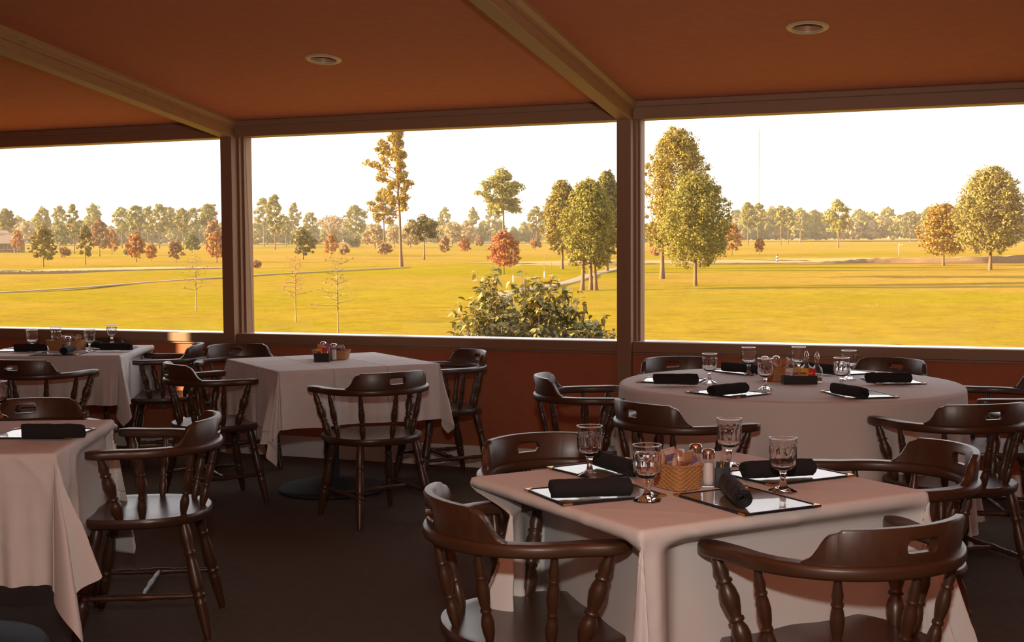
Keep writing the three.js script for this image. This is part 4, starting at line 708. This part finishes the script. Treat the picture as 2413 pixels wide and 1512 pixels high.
for (const [kind, x, y, z, h, w, area, tone, label] of [
  ['pine', -304.2, 2.92, -320.1, 13.02, 6.09, 4136, 'olive', 'orange-tinged pine at the left end of the far pines, beside the house'],
  ['leafy', -218.7, 1.68, -231.8, 5.34, 3.02, 1590, 'orange', 'small orange tree in front of the brick house'],
  ['leafy', -102.3, -0.05, -108.5, 4.64, 2.90, 5760, 'gold', 'rounded olive and gold tree, largest seen through the left window'],
  ['pine', -350.0, 3.81, -388.6, 15.54, 7.61, 4324, 'pine', 'spreading pine behind the rounded olive and gold tree'],
  ['pine', -359.2, 4.05, -408.8, 16.58, 7.25, 4032, 'pine', 'pine beside the spreading one, above the orange bush'],
  ['pine', -194.8, 1.49, -223.2, 11.13, 3.43, 4212, 'pine', 'tall slim pine with a dark trunk, in front of the left pine grove'],
  ['leafy', -277.8, 2.78, -315.8, 7.77, 5.89, 2552, 'green', 'mid-green leafy tree between the gold tree and the slim pine'],
  ['bush', -143.1, 0.64, -159.7, 2.70, 2.35, 1326, 'rust', 'rounded orange-brown bush resting on the grass without a trunk'],
  ['pine', -337.7, 3.91, -403.3, 16.67, 8.42, 4950, 'pine', 'round-topped pine standing alone right of the slim pine'],
  ['leafy', -107.2, 0.10, -121.5, 4.77, 2.01, 3420, 'gold', 'narrow green and gold tree with low leaves on its trunk'],
  ['leafy', -157.9, 0.97, -186.4, 6.74, 3.65, 3910, 'rust', 'sparse brown and orange tree behind the narrow green and gold one'],
  ['leafy', -168.4, 1.18, -203.0, 5.14, 2.91, 2040, 'orange', 'orange tree at the left edge of the pine grove'],
  ['pine', -303.7, 3.51, -377.8, 14.70, 7.82, 4700, 'pine', ''],
  ['pine', -268.2, 2.99, -340.2, 14.04, 7.02, 5000, 'pine', ''],
  ['pine', -305.0, 3.70, -395.0, 15.05, 7.12, 4092, 'pine', ''],
  ['pine', -270.0, 3.14, -354.7, 14.66, 7.26, 5050, 'pine', ''],
  ['pine', -292.6, 3.61, -391.8, 14.66, 7.33, 4232, 'pine', ''],
  ['pine', -246.8, 2.86, -336.0, 12.69, 5.73, 3906, 'pine', ''],
  ['pine', -295.6, 3.82, -410.4, 15.06, 6.62, 3640, 'pine', ''],
  ['pine', -246.6, 3.00, -349.7, 14.36, 8.73, 6324, 'pine', ''],
  ['leafy', -109.7, 0.25, -134.7, 4.02, 2.87, 3500, 'orange', 'bright orange tree in front of the pine grove'],
  ['bush', -155.6, 1.01, -191.6, 2.42, 2.10, 780, 'green', 'small green bush touching the bright orange tree'],
  ['leafy', -113.9, 0.35, -143.5, 2.36, 1.70, 1092, 'orange', 'little orange tree right of the bright orange one'],
  ['leafy', -105.7, 0.27, -138.0, 2.90, 2.20, 1900, 'rust', 'brown two-stemmed tree in front of the grove'],
  ['leafy', -162.4, 1.35, -221.6, 3.99, 3.45, 1672, 'green', 'small dark green tree above the bare sapling in the left window'],
  ['leafy', -152.2, 1.24, -214.7, 6.99, 4.19, 3840, 'rust', 'rusty tree against the grove, next to the window post'],
  ['leafy', -95.8, 0.18, -133.1, 3.92, 3.09, 3976, 'orange', 'orange tree half cut off by the left window post'],
  ['sapling', -32.2, -1.05, -38.3, 2.38, 1.66, 12144, 'gold', 'thin bare sapling on the near lawn in the left window'],
  ['pine', -287.0, 4.16, -447.3, 19.88, 8.44, 5424, 'pine', 'left of the two tall pines just right of the left post'],
  ['pine', -177.5, 2.00, -279.1, 14.36, 5.30, 6240, 'pine', 'right of the two tall pines just right of the left post'],
  ['pine', -273.9, 4.06, -443.0, 11.76, 7.27, 2856, 'pine', 'short dark pine between the tall pair and the thin one'],
  ['pine', -303.6, 4.76, -499.2, 19.02, 6.60, 3332, 'pine', 'thin pine with a small crown, left of the pale bare tree'],
  ['leafy', -97.7, 0.44, -158.1, 4.55, 3.92, 4464, 'olive', 'dark olive spreading tree on the lawn above the two saplings'],
  ['pine', -259.7, 3.96, -438.3, 13.08, 7.13, 3234, 'pine', 'pine touching the left side of the pale bare tree'],
  ['bare', -247.9, 3.87, -434.5, 13.38, 14.05, 6720, 'tan', 'pale leafless tree with a fan of fine branches'],
  ['pine', -235.1, 3.78, -430.3, 15.45, 10.19, 5828, 'pine', 'broad pine right of the pale bare tree'],
  ['leafy', -106.3, 0.72, -182.0, 3.73, 2.72, 1976, 'orange', 'small orange tree in front of the pale bare tree'],
  ['bush', -109.1, 0.83, -191.4, 2.40, 2.10, 896, 'rust', 'low brown bush right of the small orange tree'],
  ['bush', -202.8, 3.02, -368.9, 3.82, 4.81, 918, 'olive', 'round dull bush below the broad pine'],
  ['bush', -70.9, -0.23, -103.4, 0.99, 1.37, 736, 'rust', 'fuzzy orange-brown shrub ball beside the left window post'],
  ['sapling', -24.1, -1.14, -32.9, 2.35, 1.60, 15808, 'orange', 'left sapling of the near pair, few orange leaves'],
  ['sapling', -19.7, -1.20, -28.1, 2.52, 1.77, 24816, 'gold', 'right sapling of the near pair, leaves along the trunk'],
  ['pine', -115.4, 1.14, -219.3, 12.40, 6.24, 10878, 'goldpine', 'gold-green pine just left of the tallest pine'],
  ['tallpine', -59.8, -0.16, -114.1, 14.66, 5.03, 36512, 'goldpine', 'tallest pine, gold-green crown on one side of a bare trunk'],
  ['leafy', -101.1, 0.79, -191.4, 2.22, 2.66, 1080, 'rust', 'scrubby rust-coloured tree at the foot of the gold-green pine'],
  ['pine', -78.3, 0.37, -159.0, 5.75, 4.89, 7520, 'darkpine', 'dark pine with drooping branches right of the tallest pine'],
  ['leafy', -163.4, 2.24, -308.0, 6.71, 7.06, 3420, 'haze', ''],
  ['leafy', -194.4, 3.12, -382.3, 6.79, 7.23, 2350, 'haze', ''],
  ['leafy', -157.5, 2.32, -318.4, 6.97, 6.73, 3248, 'haze', ''],
  ['pine', -275.8, 5.72, -604.1, 18.31, 8.48, 3116, 'pine', 'small pine left of the brown trees in the middle window'],
  ['leafy', -187.3, 3.43, -414.6, 8.61, 9.22, 3360, 'haze', ''],
  ['leafy', -241.3, 5.07, -554.3, 11.20, 8.96, 2420, 'haze', ''],
  ['pine', -254.8, 5.52, -592.9, 17.82, 6.95, 2624, 'pine', 'small pine with a knob-like crown on a bare trunk'],
  ['leafy', -100.3, 1.13, -224.7, 3.03, 2.53, 1080, 'red', 'small red-brown tree below the knob-crowned pine'],
  ['leafy', -99.2, 1.00, -212.6, 3.21, 2.25, 1120, 'rust', 'small rusty tree left of the red-brown one'],
  ['leafy', -152.4, 2.69, -356.0, 3.54, 2.89, 594, 'rust', 'tiny rusty tree right of the red-brown one'],
  ['pine', -78.7, 0.70, -191.3, 14.03, 7.98, 22064, 'midpine', 'layered pine rising behind the red tree'],
  ['pine', -241.4, 5.40, -585.7, 20.49, 8.11, 3648, 'pine', 'small pine standing before the concrete tower'],
  ['leafy', -39.0, -0.48, -91.0, 3.46, 2.82, 7840, 'red', 'red-orange tree full to the ground on the middle lawn'],
  ['pine', -166.6, 3.67, -446.5, 14.18, 8.06, 4400, 'pine', 'pine right of the layered pine, left of two'],
  ['pine', -132.1, 2.70, -365.0, 14.08, 5.53, 4494, 'pine', 'pine right of the layered pine, right of two'],
  ['leafy', -105.1, 1.70, -278.3, 2.94, 2.84, 812, 'rust', 'small rust tree below the two pines'],
  ['leafy', -39.2, -0.32, -106.5, 8.26, 3.85, 19776, 'gold', 'golden tree behind the left side of the three-trunked tree'],
  ['leafy', -32.4, -0.43, -98.7, 8.70, 3.10, 19824, 'olive', 'dark feathery tree behind the right side of the three-trunked tree'],
  ['triple', -22.6, -0.84, -62.9, 6.31, 3.34, 34952, 'yellowgreen', 'dense yellow-green tree on three trunks by the right post'],
  ['guarded', -30.4, -0.72, -71.0, 2.30, 0.67, 1968, 'tan', 'thin sapling in a white guard in front of the red tree'],
  ['guarded', -31.6, -0.62, -80.4, 2.05, 0.68, 1452, 'tan', 'thin sapling in a white guard right of the red tree'],
  ['leanleafy', -23.2, -0.64, -82.1, 10.73, 5.26, 60372, 'goldgreen', 'tallest gold and green tree just right of the right post'],
  ['leafy', -17.8, -0.79, -69.3, 6.78, 4.57, 45936, 'yellowgreen', 'lower dense tree in front of the tallest gold and green one'],
  ['bush', -52.6, 0.60, -191.2, 1.50, 1.90, 616, 'orange', 'small orange bush left of the tallest gold tree trunk'],
  ['leafy', -40.6, 0.38, -174.9, 4.06, 2.95, 3168, 'green', 'green tree behind the lower dense tree'],
  ['leafy', -40.8, 0.46, -182.7, 3.77, 3.20, 2950, 'olive', 'dark tree behind the right side of the lower dense tree'],
  ['leafy', -41.2, 0.60, -195.6, 4.97, 3.26, 3504, 'orange', 'orange tree at the right edge of the lower dense tree'],
  ['pine', -84.0, 3.21, -433.7, 14.57, 6.77, 4554, 'pine', 'left pine of the pair under the radio mast'],
  ['pine', -84.3, 3.43, -454.6, 14.75, 5.84, 3648, 'pine', 'right pine of the pair under the radio mast'],
  ['pine', -71.8, 3.11, -428.6, 13.26, 4.90, 3128, 'pine', 'leaning thin pine right of the mast'],
  ['pine', -76.5, 3.59, -473.4, 13.80, 5.07, 2784, 'pine', 'thin pine between the leaning one and the broad one'],
  ['pine', -90.6, 4.91, -597.3, 14.51, 10.33, 3796, 'pine', 'broad low pine right of the two thin pines'],
  ['leafy', -38.5, 0.68, -205.1, 2.75, 1.55, 858, 'orange', 'tiny orange tree on the lawn below the mast'],
  ['pine', -42.1, 2.08, -340.0, 11.98, 7.01, 6572, 'midpine', 'single pine on the open lawn of the right window'],
  ['leafy', -44.5, 5.17, -639.9, 14.66, 11.15, 3834, 'olive', 'olive tree at the right end of the distant treeline'],
  ['leafy', -35.1, 5.05, -632.2, 16.43, 11.36, 4536, 'olive', 'olive tree behind the amber tree'],
  ['leafy', -6.0, -0.25, -126.7, 6.02, 5.17, 17324, 'amber', 'amber tree standing left of the big round tree'],
  ['leafy', -1.4, -0.46, -107.9, 8.63, 6.33, 42240, 'leafbig', 'big round green tree at the far right'],
]) {
  const [name, cat] = KIND[kind], g = label ? null : grove[tone === 'haze' ? 'haze' : 'pine'];
  const k = g && (ordAt[g[0]] = (ordAt[g[0]] ?? -1) + 1);
  const t = thing(name, label || `${g[0]}, ${ORD[k]} from its left end`, cat, [x, groundY(x, z) + 0.03, z], kind === 'tallpine' || kind === 'triple' || kind === 'leanleafy' ? 0.371 : R(0, 6.28), g ? g[1] : undefined);
  const [crown, wood1] = buildTree(kind, h, w, area, TONE[tone]);
  part(kind === 'bare' || kind === 'sapling' || kind === 'guarded' ? 'twigs_and_leaves' : 'crown', crown, leafMat, t).userData.kind = 'stuff';
  part('trunk_and_branches', wood1, kind === 'pine' || kind === 'tallpine' || kind === 'leafy' || kind === 'triple' || kind === 'leanleafy' ? barkMat : paleBark, t);
  if (kind === 'guarded') part('white_guard', lathe([[0.045, 0], [0.05, 0], [0.05, 0.48], [0.045, 0.48]], 12), sillWhite, t);
}
// the distant wood behind everything: nobody could count its trees
{
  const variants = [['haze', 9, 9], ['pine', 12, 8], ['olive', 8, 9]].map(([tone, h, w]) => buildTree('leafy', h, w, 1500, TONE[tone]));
  variants.forEach(([crown], vi) => {
    const list = [];
    for (let px = -260; px < 2700; px += R(3, 6.5)) {
      if (Math.floor(R(0, 3)) !== vi) continue;
      const l = (px - 1206) / 3000, d = R(640, 780), hh = px < 230 ? 1.3 : px < 560 ? 1.1 : px < 1320 ? 0.95 : px < 1700 ? 1.0 : px < 2160 ? 1.38 : 1.3;
      list.push([EYE.x + FWD.x * d + RGT.x * l * d, EYE.z + FWD.z * d + RGT.z * l * d, hh * R(0.8, 1.1)]);
    }
    const im = new THREE.InstancedMesh(crown, leafMat, list.length), m = new THREE.Matrix4(), q = new THREE.Quaternion();
    list.forEach(([x, z, s], i) => im.setMatrixAt(i, m.compose(V(x, groundY(x, z) - 0.4, z), q.setFromAxisAngle(V(0, 1, 0), R(0, 6)), V(s, s, s))));
    im.name = numbered('distant_wood'); im.userData.kind = 'stuff'; im.userData.label = ['brown', 'green', 'olive'][vi] + ' trees of the hazy distant wood along the horizon'; scene.add(im);
  });
}
// ---------------------------------------------------------------- the young pear tree outside the middle window
{
  const t = thing('pear_tree', 'leafy young tree right outside the middle window, above the sill', 'tree', [-4.95, groundY(-4.95, -6.05), -6.05], 0.371);
  const wd = new B(), shoots = [], base = groundY(-4.95, -6.05);
  const line = [[-0.95, 0.34], [-0.72, 0.5], [-0.6, 0.62], [-0.47, 0.82], [-0.3, 0.7], [-0.16, 0.78], [0.0, 0.72], [0.2, 0.76], [0.36, 0.62], [0.54, 0.46], [0.7, 0.2], [1, 0.02]];
  const env = (x) => { for (let i = 0; i + 1 < line.length; i++) if (x < line[i + 1][0]) return lerp(line[i][1], line[i + 1][1], clamp((x - line[i][0]) / (line[i + 1][0] - line[i][0]), 0, 1)); return 0.02; };
  const stem = [[-0.47, 1.34, -0.1], [-0.64, 1.15, 0.1], [-0.84, 0.86, 0.15], [0.2, 1.24, 0.1], [0.52, 0.95, 0], [0.9, 0.5, 0.1], [-0.1, 1.22, 0.05]];
  for (let i = 0; i < 62; i++) { const x = R(-0.9, 0.85); stem.push([x, 0.39 + env(x) * R(0.55, 1), R(-0.5, 0.45)]); }
  stem.forEach(([x, y, z]) => {
    const top = [x, y - base, z], foot = [x * 0.12, 0.9, z * 0.12], mid = [x * 0.75, lerp(0.9, y - base, 0.45), z * 0.75];
    wd.limb([foot, mid, top], [0.009, 0.006, 0.002], 5);
    shoots.push([foot, mid, top]);
    for (let k = 0; k < 5; k++) { const f = R(0.25, 0.85), c = f < 0.5 ? [0, 1, 2].map((i) => lerp(foot[i], mid[i], f * 2)) : [0, 1, 2].map((i) => lerp(mid[i], top[i], f * 2 - 1)), e = [c[0] + R(-0.22, 0.22), c[1] + R(0.08, 0.3), c[2] + R(-0.22, 0.22)]; wd.limb([c, e], [0.0035, 0.0015], 4); shoots.push([c, [0, 1, 2].map((i) => lerp(c[i], e[i], 0.5)), e]); }
  });
  wd.limb([[0, -0.1, 0], [0, 0.5, 0], [0, 1.0, 0]], [0.045, 0.038, 0.03], 8);
  part('stems', wd.geo(), barkMat, t);
  // one pointed, folded, drooping leaf
  const lf = new B(); { const n = 6; for (let i = 0; i <= n; i++) { const f = i / n, w = 0.5 * Math.sin(Math.PI * Math.pow(f, 0.75)) * 1.0, y = -0.25 * f * f; for (const s of [-1, 0, 1]) lf.v(s * w * 0.5, y + (s ? 0.1 * w : 0), f, s, f); } for (let i = 0; i < n; i++) for (let k = 0; k < 2; k++) { const a = i * 3 + k; lf.quad(a, a + 3, a + 4, a + 1); } }
  const leafGeo = lf.geo();
  const leafMats = [[0.21, 0.185, 0.025], [0.28, 0.225, 0.03], [0.15, 0.14, 0.02], [0.34, 0.21, 0.035]].map((c) => M(c, 0.6, { side: THREE.DoubleSide, transmission: 0.3, thickness: 0 }));
  const all = [];
  shoots.forEach(([a, m, c], si) => { const n = si % 6 === 0 ? 44 : 19; for (let i = 0; i < n; i++) {
    const f = Math.pow(R(0.02, 1), 0.7), p = f < 0.5 ? [0, 1, 2].map((k) => lerp(a[k], m[k], f * 2)) : [0, 1, 2].map((k) => lerp(m[k], c[k], f * 2 - 1));
    const o = new THREE.Object3D(); o.position.set(p[0] + R(-0.02, 0.02), p[1], p[2] + R(-0.02, 0.02)); o.rotation.set(R(-0.5, 1.0), R(0, 6.28), R(-0.6, 0.6), 'YXZ'); o.scale.setScalar(R(0.07, 0.108)); o.updateMatrix(); all.push([o, Math.floor(R(0, 3.25))]);
  } });
  const near = all.filter(([o]) => o.position.y + base > 0.35).sort((a, b) => b[0].position.z - a[0].position.z), pick = new Set(near.slice(0, 290).map((q) => q[0]));
  for (const [o, k] of near.slice(0, 290)) { const m = part('leaf', leafGeo, leafMats[k], t); m.position.copy(o.position); m.rotation.copy(o.rotation); m.scale.copy(o.scale); }
  leafMats.forEach((mat, k) => {
    const rest = all.filter(([o, q]) => q === k && !pick.has(o)); if (!rest.length) return;
    const gs = rest.map(([o]) => leafGeo.clone().applyMatrix4(o.matrix)); part('foliage', mergeGeometries(gs), mat, t).userData.kind = 'stuff';
  });
}
// ---------------------------------------------------------------- buildings, mast, flags
{
  const brick = M([0.34, 0.17, 0.09], 0.9, { map: rep(pile, 2, 2) }), roofM = M([0.27, 0.18, 0.12], 0.9), win = M([0.12, 0.1, 0.09], 0.2), trimM = M([0.6, 0.5, 0.4], 0.8);
  const t = thing('brick_house', 'low brick house with a grey hipped roof at the far left', 'house', [-229.5, groundY(-229.5, -237), -237], 0.371 + 0.1);
  part('wall', span(-14, 5.2, -0.5, 2.3, -4, 4), brick, t);
  const roof = (x0, x1, d, y0, y1) => { const b = new B(); const q = [[x0, y0, -d], [x1, y0, -d], [x1, y0, d], [x0, y0, d], [x0 + d * 0.8, y1, 0], [x1 - d * 0.8, y1, 0]].map((p) => b.v(...p)); b.quad(q[3], q[2], q[5], q[4]); b.quad(q[1], q[0], q[4], q[5]); b.tri(q[2], q[1], q[5]); b.tri(q[0], q[3], q[4]); b.quad(q[0], q[1], q[2], q[3]); return b.geo(0.1); };
  part('roof', roof(-14.8, 6, 4.8, 2.3, 5.4), roofM, t);
  part('gable_roof', roof(0.2, 6.2, 3.2, 2.2, 4.6), roofM, t).position.z = 2;
  part('chimney', span(-5.2, -4.1, 3, 6.3, 0.4, 1.4), trimM, t);
  for (const x of [-12.5, -9.5, -6.2, -3, 1.2, 3.2]) { const f = part('window_frame', span(x, x + 1.5, 0.7, 2, 4, 4.06), trimM, t); part('window_glass', span(x + 0.12, x + 1.38, 0.82, 1.88, 4.04, 4.09), win, f); }
  for (const x of [-13.8, -8, -4.4, 0, 4.9]) part('porch_post', span(x, x + 0.22, -0.3, 2.3, 4.4, 4.6), trimM, t);
}
{
  const grey = M([0.52, 0.45, 0.38], 0.9), lo = M([0.42, 0.38, 0.33], 0.9);
  const at = (l, d) => [EYE.x + FWD.x * d + RGT.x * l * d, EYE.z + FWD.z * d + RGT.z * l * d];
  const [x, z] = at((1172 - 1206) / 3000, 800), t = thing('concrete_tower', 'pale slab-sided concrete tower rising over the far wood', 'tower', [x, groundY(x, z), z], 0.371);
  part('shaft', span(-2, 2, -1, 13.4, -2, 2), grey, t); part('stair_core', span(-3.1, -2, -1, 12.6, -1.5, 1.5), lo, t); part('parapet', span(-2.2, 2.2, 13.4, 13.8, -2.2, 2.2), lo, t);
  const [x2, z2] = at((1140 - 1206) / 3000, 810), b = thing('long_building', 'long low pale building left of the concrete tower', 'building', [x2, groundY(x2, z2), z2], 0.371);
  part('wall', span(-8, 7, -1, 9.6, -4, 4), lo, b); part('roof_slab', span(-8.3, 7.3, 9.6, 10, -4.3, 4.3), grey, b);
  const [x3, z3] = at((1787 - 1206) / 3000, 900), mast = thing('radio_mast', 'thin radio mast against the white sky', 'mast', [x3, groundY(x3, z3), z3], 0.371), steel = M([0.28, 0.24, 0.23], 0.7);
  const H = 78; for (const [a, c] of [[-0.32, -0.2], [0.32, -0.2], [0, 0.36]]) part('leg', new THREE.CylinderGeometry(0.17, 0.17, H, 5).translate(a, H / 2, c), steel, mast);
  const br = []; for (let y = 2; y < H; y += 1.1) br.push(span(-0.36, 0.36, y, y + 0.14, -0.24, -0.14), span(-0.3, 0.3, y, y + 0.14, 0.1, 0.2));
  part('lattice', merge(br), steel, mast).userData.kind = 'stuff';
  for (const y of [62, 69, 75]) part('antenna', span(-1.1, 1.1, y, y + 0.25, -0.15, 0.15), steel, mast);
}
{
  const white = M([0.85, 0.83, 0.8], 0.6), dark = M([0.08, 0.07, 0.06], 0.6);
  const t = thing('distance_post', 'black and white striped post on the far fairway', 'post', [-23.9, groundY(-23.9, -135.1), -135.1]);
  for (let k = 0; k < 6; k++) part(k % 2 ? 'black_band' : 'white_band', new THREE.CylinderGeometry(0.1, 0.1, 0.16, 12).translate(0, 0.08 + k * 0.16, 0), k % 2 ? dark : white, t);
  for (const [l, d, h, label] of [[911 / 3000, 190, 1.8, 'small golf flag on a thin pole, left of the amber tree']]) {
    const x = EYE.x + FWD.x * d + RGT.x * l * d, z = EYE.z + FWD.z * d + RGT.z * l * d, f = thing('golf_flag', label, 'flag', [x, groundY(x, z), z]);
    part('pole', new THREE.CylinderGeometry(0.018, 0.018, h, 8).translate(0, h / 2, 0), white, f);
    const fl = new B(); for (let i = 0; i <= 6; i++) for (const y of [0, 1]) fl.v(i / 6 * 0.5, h - 0.34 + y * 0.32, 0.04 * Math.sin(i), i / 6, y); for (let i = 0; i < 6; i++) fl.quad(i * 2, i * 2 + 2, i * 2 + 3, i * 2 + 1);
    part('flag_cloth', fl.geo(), M([0.45, 0.3, 0.12], 0.8, { side: THREE.DoubleSide }), f);
  }
}

scene.traverse((o) => { if (o.isMesh) { o.castShadow = true; o.receiveShadow = true; } });
renderer.render(scene, camera);
